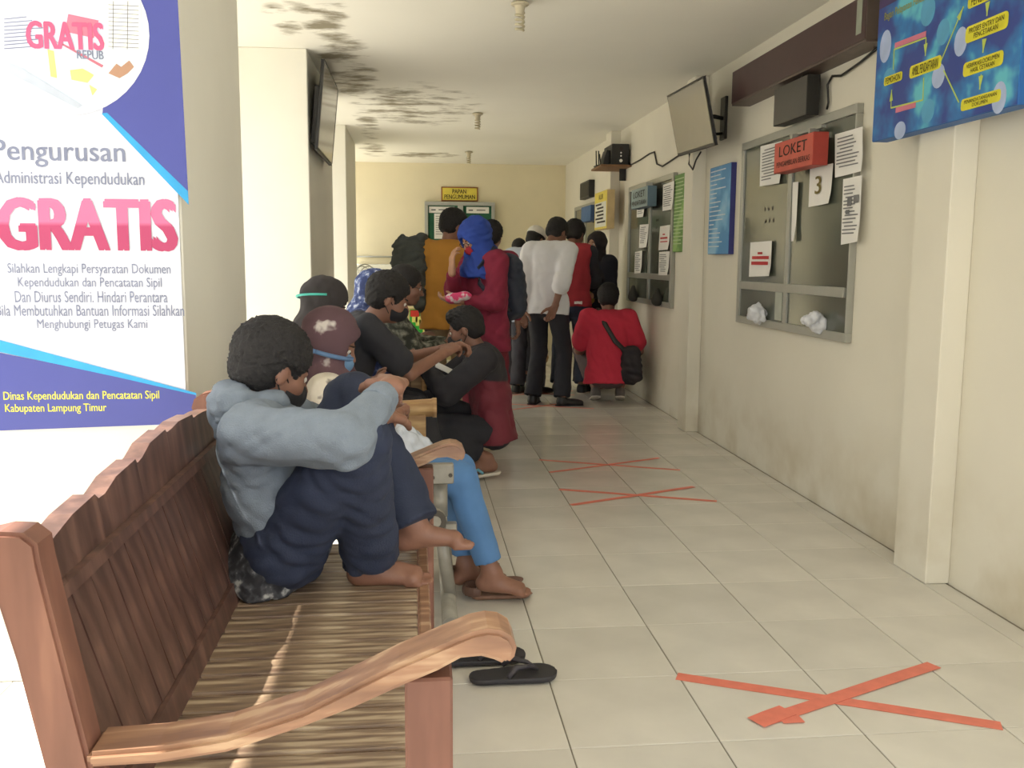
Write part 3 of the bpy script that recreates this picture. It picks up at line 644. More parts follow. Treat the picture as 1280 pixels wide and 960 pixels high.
flat('ornament_red', fr, [(-.05, .55), (.06, .55), (.06, .63), (-.05, .63)], mat('red_paint', (200, 50, 40), .5), ct, .013, .004)
for i in range(5):
    x = .60+i*.03; flat('ornament_step', fr, [(x, .14), (x+.1, .14), (x+.1, .20+.02*(i % 2)), (x, .20+.02*(i % 2))], M_cye, ct, .008, .004)
s = Sdf().ell((.04, 12.05, .775), (.13, .1, .075), None, .03).ell((-.02, 12.08, .765), (.08, .08, .06), None, .03).ell((.08, 12.1, .83), (.05, .05, .05), None, .03)
t = thing('yellow_bundle', (.04, 12.05, .705), 'pale yellow cloth bundle lying on the green counter', 'bundle'); sdf_obj('cloth', s, .01, mat('pale_yellow_cloth', (232, 220, 130), .7), t, fold=.008, freq=30)
s = Sdf().ell((1.48, 11.2, .09), (.13, .12, .10), None, .03).ell((1.44, 11.2, .16), (.07, .07, .07), None, .03)
t = thing('brown_bag', (1.48, 11.2, 0), 'brown patterned bag on the floor behind the standing men', 'bag'); sdf_obj('cloth', s, .01, pattern('brown_pattern_cloth', ((90, 70, 50), (160, 130, 96)), 30), t, fold=.006)

# ---- tape crosses on the floor
M_tape = mat('orange_tape', (222, 124, 104), .55, .05, 20)
def strip(a, b, w, z, parent, n=6, name='tape_strip'):
    a, b = Vector((*a, 0)), Vector((*b, 0)); d = (b-a).normalized(); s = Vector((-d.y, d.x, 0)); bm = bmesh.new(); R_ = []
    for i in range(n+1):
        p = a.lerp(b, i/n); jj = random.uniform(-.002, .002); zz = z+abs(random.uniform(0, .0004))
        R_.append([bm.verts.new(p+s*(w/2+jj)+Vector((0, 0, zz))-a), bm.verts.new(p-s*(w/2-jj)+Vector((0, 0, zz))-a), bm.verts.new(p-s*(w/2-jj)-a+Vector((0, 0, z-.0006))), bm.verts.new(p+s*(w/2+jj)-a+Vector((0, 0, z-.0006)))])
    for q, r in zip(R_, R_[1:]):
        for k in range(4): bm.faces.new((q[k], q[(k+1) % 4], r[(k+1) % 4], r[k]))
    bm.faces.new(R_[0]); bm.faces.new(R_[-1][::-1]); o = link(name, mesh_of(name, bm), M_tape, parent); o.location = a; return o
def cross(a1, b1, a2, b2, label, w=.045, extra=False):
    P = [at(*p, 2, 0) for p in (a1, b1, a2, b2)]; c = (P[0]+P[1])/2
    t = thing('tape_cross', (c.x, c.y, 0), label, 'floor tape', 'tape crosses on the floor')
    strip(P[0][:2], P[1][:2], w, .0022, t); strip(P[2][:2], P[3][:2], w, .0034, t)
    if extra:
        a, b = at(975, 901, 2, 0), at(1001, 899, 2, 0); strip(a[:2], b[:2], w, .0046, t, 2)
        a, b = at(944, 905, 2, 0), at(985, 890, 2, 0); strip(a[:2], b[:2], w*1.25, .0058, t, 2)
cross((846, 846), (1252, 908), (950, 904), (1167, 832), 'nearest orange tape cross on the floor, right of the bench', .05, True)
cross((699, 612), (896, 627), (714, 632), (867, 609), 'second nearest orange tape cross on the white floor', .035)
cross((674, 575), (850, 588), (687, 591), (824, 573), 'third orange tape cross, just beyond the second one', .03)
cross((630, 505), (742, 511), (636, 513), (725, 502), 'orange tape cross under the feet of the man in white shirt', .03)
cross((622, 490), (718, 494), (630, 495), (716, 489), 'farthest orange tape cross beside the black shoes', .03)

# ---- banner on the left column
bn = thing('banner', (-1.0, 2.79, .76), 'large blue and white printed banner reading GRATIS on the left column', 'banner')
FB = front(2.785)
def bx(*p): return [fpx(FB, x, y) for x, y in p]
M_bw = mat('banner_white', (212, 215, 226), .45, .01); M_bb = mat('banner_blue', (70, 76, 152), .45, .03, 3); M_bc = mat('banner_cyan', (44, 156, 214), .45); M_bt = mat('banner_grey_text', (122, 128, 152), .6)
flat('banner_sheet', Frame((0, 2.79, 0), (1, 0, 0), (0, 0, 1)), [(-1.46, .768), (-.664, .776), (-.664, 2.35), (-1.46, 2.35)], M_bw, bn, 0, .004)
flat('blue_field', FB, bx((150, -60), (219, -60), (236, 254), (128, 143)), M_bb, bn, .0006)
flat('cyan_stripe', FB, bx((127, 142), (134, 141), (235, 239), (236, 256)), M_bc, bn, .0012)
flat('blue_field', FB, bx((-70, 425), (0, 441), (150, 471), (245, 493), (246, 529), (-70, 541)), M_bb, bn, .0006)
flat('cyan_stripe', FB, bx((-70, 402), (0, 425), (245, 491), (246, 494), (150, 472), (-60, 427)), M_bc, bn, .0012)
def disc(cx, cy, r, a0=0, a1=360, n=40): return bx(*[(cx+r*math.cos(math.radians(a)), cy+r*math.sin(math.radians(a))) for a in np.linspace(a0, a1, n, endpoint=False)])
flat('circle_ring', FB, disc(88, 45, 99), M_bw, bn, .0018)
flat('circle_picture', FB, disc(88, 45, 92), pattern('collage_print', ((200, 214, 228), (216, 226, 236), (206, 216, 222)), 6, 'noise', .5), bn, .0026)
flat('picture_paper', FB, bx((2, 12), (96, -4), (132, 32), (120, 62), (10, 90), (0, 70)), mat('pale_lilac_print', (206, 210, 232)), bn, .0032)
flat('picture_card', FB, bx((86, 18), (124, 26), (118, 48), (82, 40)), M_pink, bn, .0038)
flat('picture_table', FB, bx((136, 0), (176, 2), (178, 62), (128, 60)), mat('pale_print', (226, 228, 228)), bn, .0034)
for k in range(11):
    flat('table_line', FB, bx((136, 6+k*5.2), (174, 8+k*5.2), (174, 8.7+k*5.2), (136, 6.7+k*5.2)), M_ink, bn, .004, .0002)
for xx in (142, 160): flat('table_line', FB, bx((xx, 2), (xx+.8, 2), (xx, 62), (xx-.8, 62)), M_ink, bn, .004, .0002)
for q in (((60, 62), (68, 64), (72, 98), (64, 96)), ((88, 88), (104, 86), (118, 94), (110, 104), (90, 100)), ((112, 106), (122, 112), (116, 120))):
    flat('picture_map', FB, bx(*q), mat('map_yellow_green', (210, 220, 130)), bn, .0038)
flat('picture_flower', FB, bx((136, 92), (146, 80), (152, 84), (162, 76), (168, 84), (160, 92), (150, 98)), mat('brown_print', (176, 136, 110)), bn, .0038)
flat('picture_stripe', FB, bx((70, 52), (80, 55), (130, 82), (128, 85)), mat('dusty_red_print', (190, 110, 128)), bn, .0036)
flat('picture_note', FB, bx((12, 78), (26, 84), (104, 132), (98, 136), (14, 92)), mat('grey_blue_print', (184, 192, 206)), bn, .0036)
for k in range(9): flat('picture_text', FB, bx((6, 24+k*4.6), (34+(k*7) % 22, 21+k*4.6), (34+(k*7) % 22, 22+k*4.6), (6, 25+k*4.6)), M_bt, bn, .0042, .0002)
M_gr1 = zsplit('banner_pink_print', (182, 62, 108), (216, 122, 160), 1.40, .012, .5); M_gr2 = mat('banner_pink_small', (208, 90, 130), .5)
tpx('lettering', 'GRATIS', FB, (34, 29, 130, 61), M_gr2, bn, e=.0048, bold=.05)
text('lettering', 'REPUB', FB, *fpx(FB, 97, 74), *fpx(FB, 130, 64), M_bt, bn, e=.0046, bold=.02)
tpx('lettering', 'Pengurusan', FB, (-8, 177, 156, 208), M_bt, bn, bold=.012)
tpx('lettering', 'Administrasi Kependudukan', FB, (-6, 216, 180, 234), M_bt, bn, bold=.008)
g = tpx('lettering', 'GRATIS', FB, (-2, 249, 221, 313), M_gr2, bn, bold=.06)
zz = fpx(FB, 100, 280)[1]
m_ = bpy.data.materials.new('banner_pink_two_tone'); m_.use_nodes = True; nt, N, L, b = nodes(m_)
gg = N.new('ShaderNodeNewGeometry'); s3 = N.new('ShaderNodeSeparateXYZ'); L.new(gg.outputs['Position'], s3.inputs[0]); mr = N.new('ShaderNodeMapRange'); mr.inputs['From Min'].default_value = zz-.006; mr.inputs['From Max'].default_value = zz+.006
L.new(s3.outputs['Z'], mr.inputs['Value']); L.new(mixcol(m_, mr.outputs[0], (172, 58, 100), (202, 106, 146)), b.inputs['Base Color']); g.data.materials.clear(); g.data.materials.append(m_)
for s, q in (('Silahkan Lengkapi Persyaratan Dokumen', (10, 330, 213, 345)), ('Kependudukan dan Pencatatan Sipil', (23, 347, 202, 362)), ('Dan Diurus Sendiri. Hindari Perantara', (19, 364, 209, 378)),
             ('Bila Membutuhkan Bantuan Informasi Silahkan', (-4, 381, 230, 395)), ('Menghubungi Petugas Kami', (47, 399, 184, 414))):
    tpx('lettering', s, FB, q, M_bt, bn, bold=.004)
for s, q in (('Dinas Kependudukan dan Pencatatan Sipil', (5, 488, 199, 503)), ('Kabupaten Lampung Timur', (7, 504, 133, 518))): tpx('lettering', s, FB, q, mat('yellow_lettering', (226, 220, 70), .5), bn, e=.0016, bold=.012)

# ================================================================ BENCHES
def bench(y0, y1, label, dx=0., near=True, arms='scroll'):
    t = thing('wooden_bench', (dx-.2, (y0+y1)/2, 0), label, 'bench'); pw = .065
    post = [(-.40, 0), (-.46, .30), (-.52, .517), (-.553, .70), (-.576, .80), (-.60, .80), (-.62, .815), (-.63, .84), (-.622, .865), (-.60, .88), (-.565, .888), (-.535, .886), (-.517, .870), (-.514, .84), (-.50, .76), (-.456, .515), (-.40, .30), (-.34, 0)]
    post = [(x+dx, z) for x, z in post]
    for a in (y0, y1-pw): prism('back_post', post, 1, a, a+pw, M_wpost if near else M_wback, t, .006)
    ya, yb = y0+pw, y1-pw; Ln = yb-ya
    # scalloped top rail, its underside straight
    xr = -.565+dx; prof = []
    hs = [(0, .825), (.06, .838), (.12, .852), (.20, .858), (.215, .846), (.24, .846), (.29, .862), (.38, .868), (.39, .858), (.415, .862), (.46, .880), (.55, .886), (.56, .878), (.585, .878), (.64, .884), (.74, .878), (.75, .868), (.775, .868), (.83, .866), (.90, .858), (1, .838)]
    bm = bmesh.new(); R_ = []
    for f_, z in hs:
        y = ya+Ln*f_; R_.append([bm.verts.new((x, y, zz_)) for x, zz_ in ((xr-.018, z), (xr+.018, z), (xr+.030, .775), (xr-.006, .775))])
    for q, r in zip(R_, R_[1:]):
        for k in range(4): bm.faces.new((q[k], q[(k+1) % 4], r[(k+1) % 4], r[k]))
    bm.faces.new(R_[0]); bm.faces.new(R_[-1][::-1]); bmesh.ops.recalc_face_normals(bm, faces=bm.faces)
    o = link('top_rail', mesh_of('top_rail', bm), M_wback, t)
    def slope(z): return -.456+dx-(z-.515)*.30
    prism('bead_rail', [(slope(.76)-.03, .757), (slope(.76)+.014, .757), (slope(.775)+.014, .777), (slope(.775)-.03, .777)], 1, ya, yb, M_wback, t)
    prism('bottom_rail', [(slope(.43)-.035, .41), (slope(.43)+.004, .41), (slope(.48)+.004, .475), (slope(.48)-.035, .475)], 1, ya, yb, M_wback, t)
    n = max(4, int(round(Ln/.088))); w = Ln/n; pts = [(slope(.475)-.028, .475), (slope(.475)-.006, .475), (slope(.757)-.006, .757), (slope(.757)-.028, .757)]
    first = None
    for i in range(n):
        if first is None: first = prism('back_slat', pts, 1, ya, ya+w, M_wback, t, .0025)
        else:
            c = first.copy(); C.objects.link(c); c.location.y = first.location.y+i*w; c.location.x += random.uniform(-.0015, .0015)
    # seat
    box('front_rail', .005+dx, .033+dx, ya-.02, yb+.02, .365, .432, M_warm, t, .004); box('side_rail', -.44+dx, .005+dx, ya-.03, ya, .365, .425, M_wback, t, .002); box('side_rail', -.44+dx, .005+dx, yb, yb+.03, .365, .425, M_wback, t, .002)
    n = max(5, int(round(Ln/.08))); w = Ln/n; first = None
    for i in range(n):
        if first is None: first = box('seat_slat', -.455+dx, .003+dx, ya+.0045, ya+w-.0045, .410, .43, M_wseat, t, .005, 2)
        else:
            c = first.copy(); C.objects.link(c); c.location = first.location+Vector((0, i*w, random.uniform(-.002, .001))); c.rotation_euler.z = random.uniform(-.003, .003)
    # front posts and arms
    for a in (y0, y1-pw): box('front_post', -.018+dx, .052+dx, a, a+pw, 0, .655, M_wpost if near else M_wtan, t, .004)
    up = [(-.465, .567), (-.37, .570), (-.272, .583), (-.165, .615), (-.09, .651), (-.026, .682), (.057, .716), (.080, .725), (.103, .729), (.122, .726), (.138, .716), (.145, .700), (.142, .685), (.130, .673)]
    dn = [(.112, .682), (.093, .688), (.063, .686), (.029, .668), (-.021, .648), (-.09, .618), (-.165, .591), (-.272, .558), (-.37, .546), (-.465, .545)]
    if arms == 'scroll':
        for a in (y0-.008, y1-pw-.008): prism('armrest', [(x+dx, z) for x, z in up+dn], 1, a, a+.085, M_warm, t, .007)
    else:
        for a in (y0, y1-pw):
            tube('armrest', [(-.44+dx, a+.03, .66), (.02+dx, a+.03, .675), (.075+dx, a+.03, .678), (.08+dx, a+.03, .678), (.095+dx, a+.03, .678)], .036, M_wtan, t, 16, [.03, .036, .036, .04, .04])
            box('arm_support', -.06+dx, -.02+dx, a+.01, a+.05, .43, .65, M_wtan, t, .004)
    return t
bench(1.30, 2.76, 'near carved wooden bench with scalloped back and scroll arms, worn slat seat')
bench(3.66, 5.5, 'second wooden bench with round tan arms under the man in black shirt', -.01, False, 'barrel')
bench(5.64, 7.2, 'third wooden bench along the left columns under the man in camouflage', .02, False)
# metal framed seat between the two benches
ms = thing('metal_waiting_seat', (-.1, 3.3, 0), 'grey metal tube waiting seat behind the near bench', 'seat')
M_met = mat('grey_painted_metal', (150, 146, 136), .45, .08, 25, metal=.3); M_rub = mat('dark_cap', (74, 68, 60), .6)
p1, p2 = at(563, 782, 2, .08), at(556, 690, 2, .10)
tube('floor_tube', [p1, p2], .027, M_met, ms, 14)
c_ = at(544, 651, 1, 3.1); tube('seat_beam', [c_, c_+Vector((0, .50, 0))], .036, M_met, ms, 16); tube('beam_cap', [c_-Vector((0, .012, 0)), c_], .038, M_rub, ms, 16); tube('cap_disc', [c_-Vector((0, .016, 0)), c_-Vector((0, .011, 0))], .02, M_met, ms, 12)
a_ = at(550, 604, 1, 3.16); tube('upright_tube', [a_, (a_.x, 3.16, c_.z)], .026, M_met, ms, 14)
tube('upright_tube', [(c_.x+.01, 3.16, c_.z), (p1.x+.01, 3.16, .09)], .022, M_met, ms, 12)
q0, q1 = at(533, 604, 1, 3.12), at(567, 579, 1, 3.12); pl = box('bracket_plate', q0.x, q1.x, 3.10, 3.14, q0.z, q1.z, M_met, ms, .004)
q0, q1 = at(556, 681, 1, 3.12), at(571, 653, 1, 3.12); box('bracket_plate', q0.x, q1.x, 3.10, 3.14, q0.z, q1.z, M_met, ms, .003)
for px, py in ((541, 597), (563, 594), (567, 674)):
    b = at(px, py, 1, 3.10); tube('bolt', [b-Vector((0, .005, 0)), b], .007, M_rub, ms, 8)
box('seat_panel', -.50, -.02, 3.14, 3.60, .40, .43, M_rub, ms, .006); box('back_panel', -.55, -.52, 3.14, 3.60, .50, .80, M_rub, ms, .006)
tube('back_tube', [(-.50, 3.2, .42), (-.545, 3.2, .78)], .014, M_met, ms); tube('back_tube', [(-.50, 3.54, .42), (-.545, 3.54, .78)], .014, M_met, ms)
for x in (-.4, -.06): tube('cross_tube', [(x, 3.16, .39), (x, 3.58, .39)], .014, M_met, ms)
tube('rear_leg', [(-.4, 3.37, .39), (-.44, 3.37, 0)], .018, M_met, ms)
# ================================================================ PEOPLE
A = np.array
def nrm(v): v = np.array(v, float); return v/max(np.linalg.norm(v), 1e-9)
def rot(v, ax, deg):
    ax = nrm(ax); t = math.radians(deg); return v*math.cos(t)+np.cross(ax, v)*math.sin(t)+ax*(ax @ v)*(1-math.cos(t))
def ik(a, t, l1, l2, pole):
    d = t-a; L = np.linalg.norm(d); L2 = min(max(L, abs(l1-l2)+.02), (l1+l2)*.998); dn = d/L; t = a+dn*L2
    x = (l1*l1-l2*l2+L2*L2)/(2*L2); y = math.sqrt(max(l1*l1-x*x, 0)); p = pole-dn*(pole @ dn); p = nrm(p)
    return a+dn*x+p*y, t
M_skin = mat('brown_skin', (138, 98, 80), .5, .05, 25, bump=.06, bscale=140)
M_skin2 = mat('light_brown_skin', (184, 138, 110), .5, .05, 25)
M_hair = mat('black_hair', (30, 27, 27), .75, .15, 90, bump=.35, bscale=260)
M_eye = mat('eye_white', (210, 205, 196), .3); M_iris = mat('eye_iris', (36, 22, 16), .2); M_brow = mat('eyebrow', (38, 28, 24), .8)
M_maskb = mat('black_mask_cloth', (36, 36, 42), .85)
class Fig: pass
def hand(s, w, d, n, side_, k, curl=35, spread=8, thumb=30, pinch=0):
    """palm and five fingers; w wrist, d forward, n palm normal, side_ +1 for a right hand"""
    d = nrm(d); n = nrm(n-d*(n @ d)); t = np.cross(d, n)*side_      # towards the thumb
    s.cone(w-d*.02*k, w+d*.02*k, .021*k, .020*k, .012, w=t, kx=1.35)
    base = [(.026, .086, (.040, .025, .020), .0092), (.009, .090, (.044, .028, .021), .0096), (-.009, .086, (.041, .026, .020), .0090), (-.026, .078, (.032, .020, .017), .0080)]
    for i, (o, l, seg, r) in enumerate(base):
        kn = w+d*l*k+t*o*k; s.cone(w+t*o*.55*k+d*.012*k, kn, .0135*k, .0115*k, .012)
        fd = rot(d, n, (-1 if side_ > 0 else 1)*-(o/.026)*spread) if spread else d
        p = kn; ax = np.cross(fd, n); c = curl*(1+.12*i)
        for j, L_ in enumerate(seg):
            fd = rot(fd, ax, c*(.8 if j == 0 else 1.15)); q = p+fd*L_*k; s.cone(p, q, (r-.0006*j)*k, (r-.0006*(j+1))*k, .003); p = q
    td = nrm(d*.62+t*.85+n*.32); p = w+d*.018*k+t*.018*k; q = p+td*.042*k; s.cone(p, q, .015*k, .0125*k, .010)
    td = nrm(td*1.0+d*.55-t*.25+n*.25*thumb/30); r_ = q+td*.032*k; s.cone(q, r_, .0115*k, .010*k, .004); td = nrm(td+d*.3-t*.2+n*.2*thumb/30); s.cone(r_, r_+td*.026*k, .010*k, .0082*k, .003)
def foot(s, a, d, up, side_, k, toes=True):
    """a ankle, d toe direction, up sole normal"""
    d = nrm(d); up = nrm(up-d*(up @ d)); l = np.cross(d, up)*side_*-1   # towards the big toe
    if not toes: s.cone(a, a-up*.04*k, .03*k, .03*k, .02); s.cone(a-up*.045*k, a-up*.052*k+d*.12*k, .022*k, .016*k, .02); return
    s.cone(a, a-up*.045*k-d*.02*k, .036*k, .031*k, .02, w=d, kx=1.2)
    s.cone(a-up*.035*k+d*.01*k, a-up*.052*k+d*.12*k+l*.012*k, .034*k, .022*k, .02)
    s.cone(a-up*.055*k-d*.03*k, a-up*.058*k+d*.12*k-l*.022*k, .026*k, .017*k, .02)
    s.cone(a-up*.058*k+d*.125*k+l*.022*k, a-up*.06*k+d*.12*k-l*.025*k, .0195*k, .0165*k, .012)
    if toes:
        for o, st, L_, r in ((.030, .132, .028, .0125), (.0125, .138, .031, .0092), (-.003, .134, .028, .0088), (-.017, .127, .025, .0085), (-.030, .116, .022, .0082)):
            p = a-up*(.080-r)*k+d*st*k+l*o*k; s.cone(p-d*.012*k, p+d*L_*k-up*.001*k, r*k, r*.92*k, .003)
def person(label, org, head_deg, H, pel, spine, headyp=(0, 0), hands=None, feet=None, tl=1., kn=None, el=None, neckf=0., group=None, res=.009, skin=None, female=False, chest_yaw=0, drop=0., hk=1.06, curl=(35, 35), palm=(None, None), hroll=0):
    f = Fig(); k = H/1.65; f.k = k; th = math.radians(head_deg); f.res = res
    R_, Fw, U = A((math.cos(th), -math.sin(th), 0.)), A((math.sin(th), math.cos(th), 0.)), A((0, 0, 1.))
    f.O = A((org[0], org[1], 0.)); f.R, f.F, f.U = R_, Fw, U
    Lc = lambda p: f.O+R_*p[0]+Fw*p[1]+U*p[2]
    Ld = lambda p: R_*p[0]+Fw*p[1]+U*p[2]
    f.L, f.D = Lc, Ld
    P = Lc(pel); sp = nrm(Ld(spine)); pelr = nrm(R_); cr = rot(R_, U, -chest_yaw)
    cr = nrm(cr-sp*(cr @ sp)); cf = np.cross(U*0+sp, cr); cf = nrm(cf)*(1 if cf @ Fw > 0 else -1)
    f.P, f.sp, f.cr, f.cf = P, sp, cr, cf
    Cn = P+sp*.285*H*tl; f.Cn = Cn
    f.mid = P+sp*.13*H*tl-cf*.012*k
    sw = .108 if not female else .098
    f.sh = [Cn-cr*sw*H, Cn+cr*sw*H]; f.hip = [P-pelr*.052*H, P+pelr*.052*H]
    hy, hp = headyp; hfwd = rot(rot(Fw, U, -hy), U, 0); hr = rot(R_, U, -hy); hfwd = rot(hfwd, hr, -hp); hup = rot(U, hr, -hp)
    if hroll: hr = rot(hr, hfwd, hroll); hup = rot(hup, hfwd, hroll)
    nb = Cn+sp*.028*H+cf*.006*k; hc = nb+nrm(sp*.5+hup*.6+hfwd*neckf)*.078*H+hup*(.010*H-drop)
    f.nb, f.hc, f.hf, f.hu, f.hr = nb, hc, hfwd, hup, hr; f.HR = A([hr, hfwd, hup])
    f.hp = lambda x, y, z: hc+(hr*x+hfwd*y+hup*z)*k
    f.el, f.wr, f.kn, f.an = [0, 0], [0, 0], [0, 0], [0, 0]
    for i in (0, 1):
        sg = -1 if i == 0 else 1
        hw = Lc(hands[i]) if hands and hands[i] is not None else f.sh[i]+A((0, 0, -.32*H))+cr*sg*.03*H+cf*.04
        ep = Ld(el[i]) if el and el[i] is not None else (-Fw*.8-U*.4+cr*sg*.5)
        f.el[i], f.wr[i] = ik(f.sh[i], hw, .172*H, .148*H, ep)
        ft = Lc(feet[i]) if feet and feet[i] is not None else f.hip[i]*A((1, 1, 0))+A((0, 0, .048*H))
        kp = Ld(kn[i]) if kn and kn[i] is not None else Fw+U*.3
        f.kn[i], f.an[i] = ik(f.hip[i], ft, .245*H, .245*H, kp)
    f.curl, f.palm, f.hk = curl, palm, hk
    root = thing('person', (org[0], org[1], 0), label, 'person', group); f.root = root; f.skin = skin or M_skin
    f.footd = [None, None]; f.footu = [None, None]; f.bare = True; f.handd = [None, None]
    return f
def torso(s, f, inf, hemlen=.0, chest=1., slim=1.):
    k = f.k; P, M, Cn = f.P, f.mid, f.Cn; cr = f.cr
    s.cone(P, M, (.092*slim+inf)*k, (.084*slim+inf)*k, .04, w=cr, kx=1.48)
    s.cone(M, Cn-f.sp*.06*k, (.084*slim+inf)*k, (.098*chest+inf)*k, .05, w=cr, kx=1.42)
    s.cone(f.sh[0]*.86+f.sh[1]*.14, f.sh[1]*.86+f.sh[0]*.14, (.050+inf)*k, (.050+inf)*k, .05)
def finish(f, hairst='short', mask=None, glasses=False, eyes=True, shoes=None):
    k = f.k; s = Sdf(); torso(s, f, -.006)
    s.cone(f.nb-f.sp*.03*k, f.hc-f.hu*.05*k-f.hf*.012*k, .054*k, .050*k, .03)
    for i in (0, 1):
        sg = -1 if i == 0 else 1
        s.cone(f.sh[i], f.el[i], .046*k, .036*k, .03); s.cone(f.el[i], f.wr[i], .037*k, .024*k, .012)
        dd = nrm(f.wr[i]-f.el[i]); dd = nrm(f.handd[i]) if f.handd[i] is not None else dd
        n = f.palm[i]; n = f.D(n) if n is not None else -f.cr*sg
        hand(s, f.wr[i], dd, n, 1 if i else -1, k*f.hk, curl=f.curl[i])
        s.cone(f.hip[i], f.kn[i], .074*k, .050*k, .03); s.cone(f.kn[i], f.kn[i]*.72+f.an[i]*.28, .048*k, .052*k, .02); s.cone(f.kn[i]*.72+f.an[i]*.28, f.an[i], .052*k, .033*k, .03)
        fd = f.D(f.footd[i]) if f.footd[i] is not None else f.F; fu = f.D(f.footu[i]) if f.footu[i] is not None else f.U
        f.fdw = getattr(f, 'fdw', [0, 0]); f.fuw = getattr(f, 'fuw', [0, 0]); f.fdw[i] = nrm(fd); f.fuw[i] = nrm(fu-f.fdw[i]*(fu @ f.fdw[i]))
        foot(s, f.an[i], fd, fu, 1 if i else -1, k, toes=shoes is None)
    HR = f.HR; e = lambda c, r, kk=.012, op='u': s.ell(f.hp(*c), A(r)*k, HR, kk*k, op)
    e((0, -.012, .030), (.075, .094, .086), .02); e((0, .022, -.035), (.058, .070, .084), .03); e((0, .055, -.088), (.032, .030, .024), .02)
    e((.036, .055, -.03), (.028, .03, .03), .02); e((-.036, .055, -.03), (.028, .03, .03), .02); e((0, .078, .012), (.048, .016, .012), .012)
    for sg in (-1, 1): e((.031*sg, .101, -.004), (.016, .014, .011), .012, 's'); e((.077*sg, -.006, -.012), (.009, .019, .031), .004)
    s.cone(f.hp(0, .086, .004), f.hp(0, .108, -.032), .009*k, .0145*k, .010*k); e((.014, .092, -.034), (.010, .012, .009), .006); e((-.014, .092, -.034), (.010, .012, .009), .006)
    e((0, .086, -.058), (.024, .012, .007), .005); e((0, .084, -.069), (.021, .012, .008), .005)
    sdf_obj('body', s, f.res if shoes is not None or f.res > .0065 else f.res, f.skin, f.root)
    if eyes:
        for sg in (-1, 1):
            c = f.hp(.030*sg, .0815, -.003); s = Sdf().ell(c, A((.0108,)*3)*k, HR, .001); ob = sdf_obj('eye', s, .004*k, M_eye, f.root)
            s = Sdf().ell(c+f.hf*.0075*k-f.hu*.002*k, A((.006,)*3)*k, HR, .001); sdf_obj('iris', s, .003*k, M_iris, ob)
            s = Sdf().cone(f.hp(.014*sg, .092, .020), f.hp(.046*sg, .078, .022), .0045*k, .003*k, .002); sdf_obj('eyebrow', s, .003, M_brow, f.root)
    if hairst:
        s = Sdf(); v = dict(short=(.008, .0), thick=(.012, .006), under=(.004, 0))[hairst]
        s.ell(f.hp(0, -.016, .038), A((.080+v[0], .098+v[0], .086+v[0]))*k, HR, .01)
        s.ell(f.hp(0, -.045, -.02), A((.066+v[0], .066, .062))*k, HR, .02*k)
        s.ell(f.hp(0, .115, -.012), A((.090, .080, .070))*k, HR, .012*k, 's')
        for sg in (-1, 1): s.ell(f.hp(.085*sg, .012, -.026), A((.03, .036, .042))*k, HR, .008*k, 's')
        s.clip(f.hp(0, -.05, -.070), -f.hu-f.hf*.25)
        sdf_obj('hair', s, min(f.res, .007), M_hair, f.root, fold=.003+v[1]*.5, freq=110, seed=int(f.O[1]*100))
    if mask is not None:
        s = Sdf(); s.ell(f.hp(0, .036, -.056), A((.062, .072, .056))*k, HR, .02*k); s.ell(f.hp(0, .085, -.045), A((.024, .034, .034))*k, HR, .03*k)
        s.clip(f.hp(0, .0, 0)+f.hf*.012*k, -f.hf-f.hu*.25); s.clip(f.hp(0, .10, -.018), f.hu-f.hf*.25)
        mo = sdf_obj('face_mask', s, min(f.res, .006), mask, f.root)
        for sg in (-1, 1):
            tube('ear_strap', [f.hp(.060*sg, .03, -.03), f.hp(.076*sg, .0, -.004), f.hp(.084*sg, -.016, .0), f.hp(.080*sg, -.018, -.03), f.hp(.064*sg, .02, -.07)], .0022*k, mask, mo, 5)
    if glasses:
        mo = None
        for sg in (-1, 1):
            c = f.hp(.032*sg, .108, -.004); ring = [c+(f.hr*math.cos(a)*.024+f.hu*math.sin(a)*.018)*k for a in np.linspace(0, 2*math.pi, 17)]
            g = tube('glasses', ring, .0018, M_black, f.root, 5); mo = g
            tube('glasses_temple', [f.hp(.056*sg, .104, .0), f.hp(.078*sg, .04, .003), f.hp(.083*sg, -.01, .004)], .0018, M_black, g, 5)
    if shoes is not None:
        for i in (0, 1): shoe(f, i, *shoes)
def sleeves(s, f, inf, upto='wrist', loose=.0):
    k = f.k
    for i in (0, 1):
        sh, e, w = f.sh[i], f.el[i], f.wr[i]
        s.cone(sh, e, (.047+inf)*k, (.041+inf+loose)*k, .035)
        if upto == 'wrist': s.cone(e, w-nrm(w-e)*(.03+inf), (.040+inf+loose)*k, (.026+inf*.55)*k, .02)
        elif upto == 'roll': q = e+(w-e)*.28; s.cone(e, q, (.041+inf)*k, (.040+inf)*k, .02, cap=False); s.cone(q-nrm(w-e)*.03, q+nrm(w-e)*.012, (.043+inf)*k, (.043+inf)*k, .004, cap=True)
